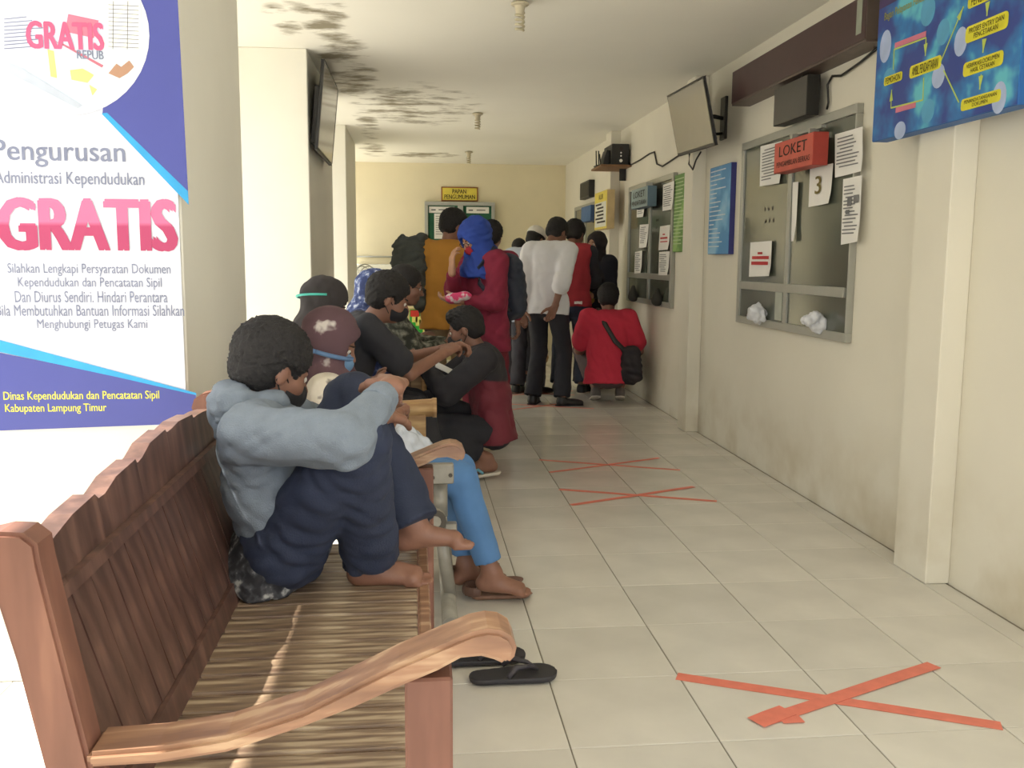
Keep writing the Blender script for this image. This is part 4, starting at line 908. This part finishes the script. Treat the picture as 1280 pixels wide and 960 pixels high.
def shirt(f, m, inf=.016, sleeve='wrist', hem=.10, flare=.0, fold=.004, name='shirt', collar=True, seed=1, slim=1., h=None, freq=20):
    k = f.k; s = Sdf(); torso(s, f, inf, slim=slim)
    b = f.P-f.sp*hem*k
    if hem > 0: s.cone(f.P+f.sp*.02*k, b-f.sp*.05*k, (.094*slim+inf)*k, (.098*slim+inf+flare)*k, .03, w=f.cr, kx=1.5); s.clip(b, -f.sp)
    if sleeve == 'short':
        for i in (0, 1): q = f.sh[i]+(f.el[i]-f.sh[i])*.72; s.cone(f.sh[i]-nrm(q-f.sh[i])*.02, q, (.047+inf)*k, (.052+inf)*k, .03, cap=False)
    elif sleeve != 'none': sleeves(s, f, inf, sleeve)
    if collar: s.cone(f.nb-f.sp*.012*k, f.nb+f.sp*.022*k+f.cf*.004, .060*k, .060*k, .012, cap=True)
    return sdf_obj(name, s, h or f.res, m, f.root, fold=fold, freq=freq, seed=seed)
def trousers(f, m, inf=.014, cut=.04, loose=.012, fold=.004, seed=3, name='trousers', top=.03, upto=1., h=None):
    k = f.k; s = Sdf(); s.cone(f.P+f.sp*top*k, f.P-f.U*.01, (.090+inf)*k, (.094+inf)*k, .03, w=f.R, kx=1.46)
    for i in (0, 1):
        hp_, kn_, an = f.hip[i], f.kn[i], f.an[i]; d = nrm(an-kn_)
        s.cone(hp_, kn_, (.078+inf)*k, (.054+inf)*k, .035)
        e = kn_+(an-d*cut*k-kn_)*upto; r_ = (.045+inf+loose*.8)*k; s.cone(kn_, e-d*(r_+.004), (.056+inf)*k, r_, .02)
        s.cone(e-d*(r_+.02), e, r_, r_, .008, cap=True)
    return sdf_obj(name, s, h or f.res, m, f.root, fold=fold, seed=seed, freq=18)
def skirt(f, m, bottom, r0=.12, r1=.2, name='skirt', seed=5, fold=.012):
    k = f.k; s = Sdf(); c = (f.an[0]+f.an[1])/2; c = A((c[0], c[1], bottom)); s.cone(f.P+f.U*.05, c, r0*k, r1*k, .03, w=f.R, kx=1.3, cap=True)
    return sdf_obj(name, s, f.res*1.2, m, f.root, fold=fold, freq=16, seed=seed)
def shoe(f, i, m, msole, name='shoe', fat=1.):
    k = f.k; a, d, up = f.an[i], f.fdw[i], f.fuw[i]; s = Sdf()
    s.cone(a-up*.02*k-d*.005*k, a-up*.046*k-d*.012*k, .042*k*fat, .040*k*fat, .015); s.cone(a-up*.045*k, a-up*.056*k+d*.13*k, .040*k*fat, .030*k*fat, .02); s.cone(a-up*.056*k+d*.10*k, a-up*.058*k+d*.165*k, .034*k, .026*k, .02)
    s.clip(a-up*.076*k, -up); s.clip(a+up*.012*k, up); o = sdf_obj(name, s, min(f.res, .008), m, f.root)
    s = Sdf(); s.cone(a-up*.077*k-d*.02*k, a-up*.077*k+d*.155*k, .043*k, .036*k, .01); s.clip(a-up*.084*k, -up); s.clip(a-up*.068*k, up); sdf_obj('sole', s, min(f.res, .006), msole, o)
def hijab(f, m, down=.20, fwd=.05, m2=None, name='headscarf', open_=True, fold=.005, seed=2, big=1., wide=1.2, freq=24):
    k = f.k; s = Sdf(); HR = f.HR
    s.ell(f.hp(0, -.016, .024), A((.094*big, .118*big, .112*big))*k, HR, .02); s.cone(f.hp(0, .01, -.05), f.nb+f.cf*.02*k, .086*k*big, .10*k, .04)
    s.cone(f.nb, f.Cn-f.sp*(down-.05)*k+f.cf*fwd*k, .085*k, .125*k, .06, w=f.cr, kx=wide)
    if open_: s.ell(f.hp(0, .115, -.020), A((.060, .075, .080))*k, HR, .01, 's')
    s.clip(f.Cn-f.sp*down*k+f.cf*fwd*k, -f.sp+f.cf*.2)
    return sdf_obj(name, s, f.res, m, f.root, fold=fold, freq=freq, seed=seed)
def slipper(name, label, toe, heel, up, side_, k, msole, mstrap, thick=.018, parent=None, style='thong', w=.046):
    """flat sandal; toe and heel are world points on the sole top"""
    toe, heel = A(toe, ), A(heel); d = nrm(toe-heel); up = nrm(A(up)-d*(A(up) @ d)); l = np.cross(d, up); L_ = np.linalg.norm(toe-heel)
    t = parent or thing(name, Vector((toe+heel)/2-up*thick), label, 'sandal')
    s = Sdf(); m_ = (toe+heel)/2
    s.cone(heel+d*w*.8, toe-d*w, w*.8, w, .02); s.cone(m_, toe-d*w*1.05, w*.82, w*1.03, .02); s.clip(m_, up); s.clip(m_-up*thick, -up); sdf_obj('sole', s, .005, msole, t)
    if style == 'thong':
        c = toe-d*.055*k
        for sg in (-1, 1): tube('strap', [c+up*.004, c+up*.022-d*.03+l*sg*.016, c-d*.075+up*.030+l*sg*.036, c-d*.10+up*.006+l*sg*.046], .006, mstrap, t, 6, [.004, .007, .010, .008])
    else:
        s = Sdf(); c = toe-d*.075; s.cone(c-l*(w-.008)+up*.008, c+up*.045, .008, .008, .02, w=d, kx=4); s.cone(c+up*.045, c+l*(w-.008)+up*.008, .008, .008, .02, w=d, kx=4); sdf_obj('strap', s, .005, mstrap, t)
        s = Sdf(); h_ = heel+d*w*.5; pts = [h_+(d*math.cos(a)*.045+l*math.sin(a)*.045)+up*.018 for a in np.linspace(1.5, 4.8, 9)]
        for p, q in zip(pts, pts[1:]): s.cone(p, q, .008, .008, .004, w=up, kx=2.2)
        sdf_obj('heel_strap', s, .005, mstrap, t)
    return t
M_jean = mat('dark_denim', (38, 46, 68), .85, .08, 9, bump=.15, bscale=220); M_ljean = mat('mid_blue_denim', (86, 128, 178), .85, .08, 9)
M_blk = mat('black_cloth', (44, 44, 50), .9, .08, 8); M_char = mat('charcoal_cloth_2', (66, 66, 74), .9, .06, 8); M_wsh = mat('white_shirt_cloth', (226, 226, 230), .8, .02, 6); M_sole = mat('pale_sole', (214, 206, 192), .7)
M_shoe = mat('black_shoe', (32, 31, 34), .4)

# ---- 1 man on the near bench
f = person('barefoot man in grey hoodie and dark jeans with knees drawn up on the near bench', (-.36, 2.40), 90, 1.56, (0, .03, .545), (0, -.20, 1), (-34, 22), tl=.69,
           hands=[(-.12, .27, .84), (.12, .305, .955)], feet=[(-.06, .35, .560), (.045, .24, .505)], kn=[(-.3, .6, .8), (.45, .35, .85)], el=[(-1, 0, -.6), (1, -.1, -.42)], res=.005, drop=.035, hk=1.16, curl=(45, 38), palm=((0, 0, -1), (.1, -.2, -1)), neckf=.3)
f.footd = [(-.05, 1, .02), (.04, 1, -.02)]; f.footu = [(.1, -.05, 1), (0, 0, 1)]; f.handd = [(0, 1, -.1), (0, 1, .02)]
finish(f, 'thick', pattern('black_print_mask', ((30, 30, 34), (52, 50, 56), (120, 124, 130)), 22, 'noise', .8, (.5, .62)))
M_hood = mat('grey_hoodie_cloth', (122, 132, 144), .95, .05, 30, bump=.3, bscale=300)
hd = shirt(f, M_hood, .024, 'wrist', 0, fold=.006, name='hoodie', collar=False, seed=8, h=.007, freq=26)
s = Sdf(); k = f.k; f.nb = f.nb+f.sp*.028
s.cone(f.nb-f.cf*.03+f.cr*.075, f.nb-f.cf*.06, .034, .042, .03).cone(f.nb-f.cf*.06, f.nb-f.cf*.03-f.cr*.075, .042, .034, .03).cone(f.nb+f.cr*.075-f.cf*.05, f.nb+f.cf*.06+f.cr*.035-f.sp*.02, .03, .02, .02).cone(f.nb-f.cr*.075-f.cf*.05, f.nb+f.cf*.06-f.cr*.035-f.sp*.02, .03, .02, .02)
s.cone(f.nb-f.cf*.07, f.nb-f.cf*.09-f.sp*.07, .04, .03, .04, w=f.cr, kx=1.8)
sdf_obj('hood', s, .007, M_hood, hd, fold=.007, freq=34, seed=4)
for i in (0, 1):
    d = nrm(f.wr[i]-f.el[i]); s = Sdf().cone(f.wr[i]-d*.085, f.wr[i]-d*.035, .044, .037, .004, cap=True); sdf_obj('cuff', s, .006, M_hood, hd, fold=.001, freq=60)
trousers(f, M_jean, .020, -.005, .012, fold=.008, seed=12, h=.0065)
s = Sdf().cone(f.P-f.F*.03-f.U*.005, f.P-f.F*.055-f.U*.075, .10, .112, .03, w=f.R, kx=1.5); s.clip(f.P-f.U*.11, -f.U); s.clip(f.P+f.F*.03, f.F)
sdf_obj('undershirt', s, .007, pattern('patterned_hem', ((38, 38, 42), (70, 70, 74), (170, 170, 166)), 30, 'noise', .8, (.45, .56)), f.root, fold=.006, freq=30)

# ---- 2 woman behind him
f = person('woman in maroon headscarf and light blue jeans sitting behind the man in grey hoodie', (-.20, 3.42), 88, 1.50, (0, 0, .53), (0, -.42, 1), (8, 26), tl=.68,
           hands=[(-.12, .10, .66), (.08, .08, .65)], feet=[(-.02, .39, .105), (.10, .475, .115)], res=.0075, female=True, curl=(40, 40), neckf=.1)
f.footd = [(-.02, 1, -.02), (.14, 1, -.12)]
finish(f, None, None)
M_par = pattern('floral_blouse', ((214, 204, 190), (222, 214, 200), (70, 54, 58)), 14, 'noise', .85, (.40, .56)); shirt(f, M_par, .018, 'wrist', .0, fold=.005, name='blouse', seed=5)
trousers(f, M_ljean, .013, .05, -.006, fold=.003, seed=7)
hijab(f, pattern('maroon_floral_scarf', ((92, 68, 74), (98, 72, 78), (204, 196, 190)), 13, 'noise', .9, (.56, .62)), .14, .02, big=.98, seed=9)
ring = [f.hp(.112*math.cos(a), -.02+.125*math.sin(a), -.045+.02*math.sin(a)) for a in np.linspace(0, 2*math.pi, 25)]
tube('mask_strap', ring, .008, mat('blue_strap', (92, 124, 164), .6), f.root, 8)
t = bpy.data.objects.get('face_mask')
s = Sdf(); s.ell(f.hp(0, .05, -.056), A((.062, .072, .056))*f.k, f.HR, .02); s.clip(f.hp(0, .03, 0), -f.hf); sdf_obj('face_mask', s, .006, mat('blue_mask', (110, 146, 184), .8), f.root)
a0 = f.an; M_tan = mat('tan_rubber', (132, 98, 78), .6, .06, 20); M_brn = mat('brown_rubber', (100, 72, 60), .6)
tA, hA = at(662, 737, 2, .022), at(588, 742, 2, .022); slipper('sandal', 'tan open sandal with heel strap, in front, under the bare feet', tA, hA, (0, 0, 1), 1, 1, M_tan, M_brn, style='heel', w=.043)
tA, hA = at(632, 718, 2, .022), at(566, 722, 2, .022); slipper('sandal', 'tan open sandal behind its mate, mostly hidden under the bare feet', tA, hA, (0, 0, 1), -1, 1, M_tan, M_brn, style='heel', w=.043)
# plastic bag on her knees
M_film = mat('clear_plastic_film', (206, 212, 222), .2, .05, 30, Alpha=.8)
s = Sdf(); c = at(512, 560, 1, 3.18); c = A(c); s.cone(c+A((-.03, 0, .045)), c+A((.01, 0, -.02)), .03, .055, .03, w=A((0, 1, 0)), kx=1.4).cone(c+A((.01, 0, .02)), c+A((.06, .0, .0)), .045, .02, .03).cone(c+A((-.03, 0, -.0)), c+A((-.035, 0, -.08)), .035, .012, .03)
t = thing('plastic_bag', tuple(c-A((0, 0, .1))), 'crumpled white plastic bag held beside the knees of the man in hoodie', 'plastic bag'); sdf_obj('film', s, .006, M_film, t, fold=.010, freq=36, seed=3)

# ---- 3 woman in black headscarf
f = person('woman in black headscarf with turquoise mask strap, behind the maroon headscarf', (-.49, 4.36), 90, 1.52, (0, .02, .53), (0, .0, 1), (0, 22), tl=.84,
           hands=[(-.12, .30, .68), (.12, .30, .68)], feet=[(-.1, .42, .08), (.1, .42, .08)], res=.009, female=True, neckf=.3)
finish(f, None, mat('teal_mask', (60, 150, 136), .8), shoes=(M_blk, M_brn)); shirt(f, M_blk, .02, 'wrist', .0, name='dress_top', seed=4); trousers(f, M_blk, .03)
hijab(f, mat('black_scarf', (58, 54, 56), .9, .05, 20), .16, .02, seed=3, big=1.02)
tube('mask_strap', [f.hp(.08*math.cos(a)*1.25, -.02+.125*math.sin(a), .03+.05*math.sin(a+.4)) for a in np.linspace(2.2, 6.4, 14)], .006, mat('turquoise_strap', (80, 196, 184), .6), f.root, 6)

# ---- 4 man in black shirt leaning forward
f = person('young man in black shirt and black mask leaning forward on the second bench', (-.38, 4.74), 80, 1.66, (0, .0, .54), (0, .36, 1), (4, 20), tl=.85,
           hands=[(-.06, .56, .80), (.08, .52, .79)], feet=[(-.14, .50, .08), (.14, .50, .08)], el=[(-.6, -.2, -1), (.6, -.3, -1)], res=.0075, curl=(40, 40), palm=((.4, 0, -1), (-.4, 0, -1)), neckf=.5)
finish(f, 'thick', M_maskb, shoes=(M_shoe, M_brn)); shirt(f, mat('faded_black_cloth', (52, 52, 58), .9, .05, 8), .020, 'short', .0, fold=.005, seed=11, freq=16); trousers(f, M_blk)
# ---- 5 man in camouflage
f = person('man in camouflage shirt and glasses bending forward beside the black shirted man', (-.32, 5.85), 85, 1.66, (0, .0, .54), (0, .40, 1), (0, 12), tl=.92,
           hands=[(-.08, .56, .74), (.06, .52, .74)], feet=[(-.14, .46, .08), (.14, .46, .08)], el=[(-.6, -.2, -1), (.6, -.3, -1)], res=.009, neckf=.5)
finish(f, 'short', None, glasses=True, shoes=(M_shoe, M_brn)); shirt(f, pattern('camo_cloth', ((52, 54, 46), (104, 104, 92), (150, 148, 134)), 26, 'noise', .9, (.44, .56)), .020, 'wrist', .0, seed=13); trousers(f, M_char)
# ---- 6 woman in blue patterned scarf
f = person('woman in blue and white patterned headscarf sitting next to the left column', (-.36, 5.3), 90, 1.50, (0, .0, .53), (0, .16, 1), (0, 30), tl=.93,
           hands=[(-.12, .32, .68), (.12, .32, .68)], feet=[(-.1, .42, .08), (.1, .42, .08)], res=.009, female=True, neckf=.2)
finish(f, None, None, shoes=(M_blk, M_brn)); M_bp = pattern('blue_white_pattern', ((54, 66, 110), (90, 104, 152), (196, 204, 222)), 30, 'noise', .9, (.44, .55))
shirt(f, M_bp, .022, 'wrist', .0, name='blouse'); trousers(f, M_blk, .03); hijab(f, M_bp, .2, .02, big=1.06, seed=6)

# ---- 7 squatting man in maroon and black jacket
f = person('squatting young man in maroon and black jacket with patterned mask, facing the bench', (.46, 5.44), -90, 1.66, (0, .0, .27), (0, .16, 1), (12, 16), tl=.92,
           hands=[(-.08, .42, .66), (.12, .46, .64)], feet=[(-.12, .05, .12), (.12, .09, .12)], kn=[(-.25, 1, .5), (.2, 1, .5)], el=[(-.7, 0, -1), (.7, 0, -1)], res=.0075, curl=(35, 35), neckf=.5)
f.footd = [(0, 1, -.12), (0, 1, -.16)]; f.footu = [(0, .12, 1), (0, .16, 1)]
finish(f, 'under', pattern('grey_print_mask', ((34, 34, 38), (60, 58, 62), (150, 146, 144)), 36, 'noise', .8, (.5, .6)))
s = Sdf().ell(f.hp(0, -.004, .078), A((.074, .090, .056))*f.k, f.HR, .02).ell(f.hp(0, .05, .088), A((.06, .04, .034))*f.k, f.HR, .02); sdf_obj('hair_top', s, .006, M_hair, f.root, fold=.006, freq=80)
shirt(f, zsplit('maroon_black_jacket', (112, 38, 52), (42, 40, 46), .575, .006, .75, (.12, 0)), .026, 'none', .06, .02, fold=.006, name='jacket', seed=15, freq=18)
sl_ = Sdf(); sleeves(sl_, f, .031); sdf_obj('jacket_sleeves', sl_, .0085, mat('black_sleeve', (42, 40, 46), .8), f.root, fold=.005, freq=22, seed=5)
trousers(f, M_blk, .014, .06, .006); s = Sdf().cone(f.P-f.U*.02, f.P+f.F*.12-f.U*.10, .10, .06, .03, w=f.R, kx=1.5); sdf_obj('shirt_tail', s, .008, mat('cream_cloth', (206, 192, 156), .85), f.root, fold=.005)
for i, nm in ((0, 'thong slipper with blue strap on the left foot of the squatting man'), (1, 'thong slipper with blue strap on the right foot of the squatting man')):
    a, d, u_ = f.an[i], f.fdw[i], f.fuw[i]; slipper('sandal', nm, a-u_*.083*f.k+d*.185*f.k, a-u_*.083*f.k-d*.075*f.k, u_, 1, 1, M_sole if i == 0 else M_shoe, mat('blue_strap_2', (110, 168, 190), .6))
p = A(at(556, 462, 1, 5.4)); 
pn = thing('paper_form', tuple(p), 'folded white paper between the hands of the squatting man', 'paper'); s = Sdf().cone(p+A((-.05, 0, .03)), p+A((.05, 0, -.02)), .004, .004, .002, w=A((.2, .6, .8)), kx=13); sdf_obj('sheet', s, .0035, M_white, pn)

# ---- 8 man in mustard shirt
f = person('standing man in mustard shirt with khaki trousers seen from behind, near notice board', (.235, 7.15), 14, 1.66, (0, .0, .86), (.02, .03, 1), (48, 22),
           hands=[(-.13, .14, 1.02), (.24, .22, .95)], feet=[(-.10, .0, .08), (.10, .03, .08)], res=.009, neckf=.2)
finish(f, 'thick', None, shoes=(M_shoe, M_brn)); shirt(f, mat('mustard_cloth', (190, 134, 54), .9, .05, 8), .022, 'short', .12, .01, fold=.006, seed=17, freq=15); trousers(f, mat('khaki_cloth', (158, 138, 108), .9), .014, .02, .014)
c = f.sh[0]; s = Sdf().cone(c+A((-.02, -.02, .07)), c+A((-.11, -.05, -.02)), .05, .07, .04).cone(c+A((-.10, -.05, -.0)), c+A((-.10, -.05, -.22)), .075, .085, .04, w=A((.3, 1, 0)), kx=.8).cone(c+A((-.05, -.06, -.05)), c+A((-.03, -.07, -.42)), .065, .045, .04).cone(c+A((-.13, -.02, .03)), c+A((-.19, -.03, .02)), .05, .04, .03)
s.cone(c+A((-.16, -.03, .07)), c+A((-.20, -.03, -.1)), .03, .045, .03)
t = thing('folded_jacket', tuple(c+A((-.1, 0, -.45))), 'dark grey green jacket slung over the shoulder of the mustard shirt', 'jacket'); sdf_obj('cloth', s, .009, mat('grey_green_cloth', (74, 78, 74), .9, .1, 10), t, fold=.014, freq=26, seed=9)

# ---- 9 woman with blue headscarf and backpack
f = person('standing woman in blue headscarf, red mask and maroon hoodie with a backpack', (.50, 6.42), -120, 1.56, (0, .0, .81), (0, .05, 1), (0, 30),
           hands=[(-.05, .25, .99), (-.02, .30, 1.19)], feet=[(-.09, .0, .08), (.09, .03, .08)], el=[(-.4, -.3, -1), (.4, .1, -1)], res=.008, female=True, curl=(25, 22), palm=((.3, -.5, 1), (-.2, -1, 0)), neckf=.3, skin=M_skin2)
f.handd = [None, (0.0, .12, 1)]
finish(f, None, mat('red_mask', (176, 40, 56), .8), glasses=True, shoes=(M_shoe, M_brn)); M_mar = mat('maroon_cloth', (132, 36, 60), .9, .06, 8)
shirt(f, M_mar, .028, 'wrist', .17, .015, fold=.007, name='hoodie', seed=19, freq=17); skirt(f, mat('dark_maroon_cloth', (112, 32, 48), .9), .12, .12, .17)
hijab(f, mat('royal_blue_cloth', (44, 72, 158), .85, .08, 10), .12, .06, seed=12, big=1.08, fold=.008)
FB2 = Frame(f.Cn+f.cf*.140-f.sp*.20, -f.cr, (0, 0, 1))
B = f.Cn-f.cf*.19-f.sp*.16; s = Sdf().cone(B+f.sp*.12, B-f.sp*.16, .085, .10, .03, w=f.cr, kx=1.5).cone(B-f.sp*.1-f.cf*.06, B+f.sp*.03-f.cf*.06, .06, .055, .03, w=f.cr, kx=1.6)
bp = thing('backpack', tuple(B-A((0, 0, .26))), 'dark navy backpack on the back of the woman in blue headscarf', 'backpack'); M_nav = mat('navy_nylon', (44, 50, 64), .7, .05, 10)
sdf_obj('pack_body', s, .009, M_nav, bp, fold=.006, freq=18)
for i, sg in ((0, -1), (1, 1)): tube('shoulder_strap', [B+f.sp*.16+f.cr*sg*.07+f.cf*.03, f.sh[i]*.75+f.Cn*.25+f.sp*.088, f.sh[i]*.7+f.Cn*.3+f.cf*.125-f.sp*.04, f.sh[i]*.75+f.Cn*.25+f.cf*.13-f.sp*.14, f.sh[i]*.9+f.Cn*.1+f.cf*.03-f.sp*.27, B-f.sp*.18+f.cr*sg*.10+f.cf*.05], .016, M_nav, bp, 8)
tube('zip_pull', [B-f.sp*.02-f.cf*.13-f.cr*-.09, B-f.sp*.08-f.cf*.128+f.cr*.09], .005, M_alu, bp, 6)
c = f.wr[0]+A((-.02, -.03, .02)); s = Sdf().ell(c+A((-.03, 0, .0)), (.055, .045, .035), None, .02).ell(c+A((.04, 0, .015)), (.05, .04, .03), None, .02)
t = thing('pink_pouch', tuple(c-A((0, 0, .04))), 'pink and white pouch in the hand of the woman in blue headscarf', 'pouch'); sdf_obj('cloth', s, .008, pattern('pink_white_print', ((220, 70, 120), (226, 200, 206), (230, 226, 224)), 16, 'noise', .8, (.46, .52)), t, fold=.004, freq=50)
# ---- 10 dark haired man behind her
f = person('dark haired man almost hidden behind the woman in blue headscarf', (.60, 7.45), 20, 1.58, (0, .0, .82), (0, .0, 1), (0, 10), feet=[(-.08, .0, .08), (.08, .0, .08)], res=.012, neckf=.2)
finish(f, 'thick', None, eyes=False, shoes=(M_shoe, M_brn)); shirt(f, M_mar, .018, 'wrist', .1); trousers(f, M_char)
# ---- 11 man with white cap
f = person('man in white cap, pale blue shirt and grey trousers at the second window', (1.06, 8.80), 18, 1.62, (0, .0, .84), (.02, .05, 1), (30, 28), hands=[(-.22, .06, .78), (.18, .30, .98)], feet=[(-.10, .0, .08), (.10, .0, .08)], res=.009, neckf=.5)
f.footd = [(.5, 1, 0), (.9, 1, 0)]
finish(f, 'under', None, shoes=(M_shoe, M_brn)); shirt(f, mat('pale_blue_shirt', (196, 204, 222), .85, .02, 6), .026, 'wrist', .16, .012, fold=.006, seed=21, freq=14); trousers(f, M_char, .018, .0, .02)
s = Sdf().ell(f.hp(0, -.014, .048), A((.090, .108, .090))*f.k, f.HR, .01); s.clip(f.hp(0, 0, .036), -f.hu); sdf_obj('cap', s, .007, mat('white_cap_knit', (224, 220, 210), .9, .03, 40, bump=.3, bscale=120), f.root)
# ---- 12 man in white shirt, hands behind back
f = person('man in white shirt and black trousers with hands clasped behind his back', (1.15, 8.10), 28, 1.68, (0, .0, .87), (.0, .10, 1), (20, 34), hands=[(-.20, -.10, .83), (.13, -.17, .87)], feet=[(-.12, -.02, .08), (.15, .0, .08)],
           el=[(-.6, -1, .0), (.5, -1, .0)], res=.008, curl=(35, 40), palm=((0, -1, 0), (0, -1, 0)), neckf=.4)
f.handd = [(.3, .1, -1), (-.45, -.1, -1)]; f.footd = [(-.1, 1, 0), (1.5, 1, 0)]
finish(f, 'short', None, shoes=(M_shoe, M_blk)); shirt(f, M_wsh, .028, 'roll', .07, .006, fold=.006, seed=23, freq=14); trousers(f, mat('near_black_cloth', (38, 38, 46), .85, .05, 8), .014, .0, .016)
# ---- 13 man in red vest
f = person('man in red vest with black sleeves, dark jeans and a belt, facing the second window', (1.48, 8.84), 12, 1.70, (0, .0, .86), (.0, .06, 1), (22, 22), hands=[(-.1, .3, 1.0), (.12, .32, 1.02)], feet=[(-.12, .0, .08), (.12, -.02, .08)], res=.009, neckf=.4)
f.footd = [(.3, 1, 0), (.6, 1, 0)]
finish(f, 'thick', None, shoes=(M_shoe, M_sole)); shirt(f, mat('red_vest_cloth', (172, 52, 62), .85), .028, 'none', .03, .0, name='vest', seed=25); sl_ = Sdf(); sleeves(sl_, f, .016); sdf_obj('sleeves', sl_, .009, M_blk, f.root, fold=.004)
trousers(f, mat('slate_denim', (62, 68, 86), .85), .014, .02, .008); s = Sdf().cone(f.P+f.U*.03, f.P-f.U*.012, .115, .115, .01, w=f.R, kx=1.4, cap=True); sdf_obj('belt', s, .009, mat('brown_belt', (104, 62, 50), .6), f.root)
q = f.P+A((.06, -.125, .008)); box('phone_case', q[0]-.05, q[0]+.03, q[1]-.012, q[1]+.01, q[2]-.012, q[2]+.018, M_white, f.root, .004)
# ---- 14 woman in black
f = person('woman in black headscarf and loose black dress standing against the right wall', (1.80, 9.2), -140, 1.56, (0, .0, .80), (.0, .02, 1), (10, 2), hands=[(-.05, .22, .92), (.06, .2, .92)], feet=[(-.08, .0, .08), (.08, .0, .08)], res=.009, female=True, skin=M_skin2)
finish(f, None, None, shoes=(M_shoe, M_brn)); M_bd = mat('black_dress_cloth', (40, 40, 48), .9); shirt(f, M_bd, .03, 'wrist', .1, .02, name='dress_top'); skirt(f, M_bd, .06, .13, .19, name='dress_skirt'); hijab(f, mat('dark_brown_scarf', (48, 42, 44), .9), .2, .05, seed=14, big=1.0)
c = f.P+A((-.14, -.12, .07)); s = Sdf().ell(c, (.06, .05, .08), None, .02).ell(c+A((.05, 0, .03)), (.05, .05, .06), None, .02)
t = thing('yellow_bag', tuple(c-A((0, 0, .09))), 'small olive yellow bag held by the woman in black dress', 'bag'); sdf_obj('cloth', s, .009, mat('olive_yellow_cloth', (150, 132, 60), .8), t, fold=.006, freq=40)
# ---- 15 squatting man in red shirt
f = person('squatting man in bright red T-shirt seen from behind, by the right wall', (1.71, 8.15), 8, 1.72, (0, .0, .26), (.0, .16, 1), (0, 14), tl=1.0, hands=[(-.16, .34, .40), (.20, .30, .40)], feet=[(-.10, .12, .115), (.12, .12, .115)],
           kn=[(-.4, 1, .6), (.4, 1, .6)], el=[(-.6, -.5, -1), (.5, -.4, -1)], res=.0085, neckf=.3)
f.footd = [(-.1, 1, -.28), (.1, 1, -.28)]; f.footu = [(0, .28, 1), (0, .28, 1)]
finish(f, 'thick', None, shoes=(mat('grey_canvas', (120, 112, 106), .8), M_sole)); shirt(f, mat('bright_red_cloth', (200, 48, 72), .85, .04, 8), .030, 'short', .08, .02, fold=.006, name='t_shirt', seed=27, freq=14); trousers(f, mat('brown_grey_cloth', (96, 82, 82), .9), .018, .10, .01)
q = f.sh[0]*.6+f.Cn*.4
sb = thing('shoulder_bag', tuple(f.P+A((.16, -.12, -.12))), 'black shoulder bag with strap across the back of the red T-shirt', 'bag')
pts = [f.sh[0]*.55+f.Cn*.45+f.cf*.06+f.sp*.07, f.sh[0]*.5+f.Cn*.5+f.sp*.090-f.cf*.03, f.Cn-f.cr*.04-f.cf*.135-f.sp*.05, f.mid+f.cr*.05-f.cf*.150+f.sp*.06, f.mid+f.cr*.14-f.cf*.12-f.sp*.02]
s = Sdf()
for a_, b_ in zip(pts, pts[1:]): s.cone(a_, b_, .007, .007, .004, w=nrm(np.cross(b_-a_, f.cf)), kx=3.2)
sdf_obj('strap', s, .006, M_black, sb); c = f.mid+f.cr*.19-f.cf*.10-f.sp*.13; s = Sdf().cone(c+f.U*.10, c-f.U*.12, .055, .065, .03, w=nrm(f.cr*.8-f.cf*.5), kx=1.7); sdf_obj('bag_body', s, .008, mat('black_bag_cloth', (46, 42, 46), .8), sb, fold=.007, freq=22)
# ---- 16 person hidden behind
f = person('person in tan top mostly hidden behind the man in white cap', (1.07, 9.65), 10, 1.50, (0, .0, .78), (.0, .0, 1), (0, 16), feet=[(-.08, .0, .08), (.08, .0, .08)], res=.013, neckf=.3)
finish(f, 'under', None, eyes=False, shoes=(M_shoe, M_brn)); shirt(f, mat('tan_cloth', (186, 156, 116), .85), .03, 'wrist', .2); trousers(f, M_char)

# ---- black slippers by the bench
M_flip = mat('black_flip_flop', (44, 42, 46), .6)
z = .024; tA, hA = at(694, 836, 2, z), at(586, 845, 2, z); slipper('sandal', 'black thong flip flop in front of the bench, nearest the camera', tA, hA, (0, 0, 1), 1, 1, M_flip, mat('black_strap', (56, 52, 58), .45), w=.050)
tA, hA = at(672, 818, 2, z), at(562, 828, 2, z); tA = tA+Vector((-.04, .03, 0)); hA = hA+Vector((-.04, .03, 0)); slipper('sandal', 'black thong flip flop partly hidden by the bench arm', tA, hA, (0, 0, 1), -1, 1, M_flip, mat('black_strap', (56, 52, 58)), w=.050)
print('SDF triangles', TRI[0])
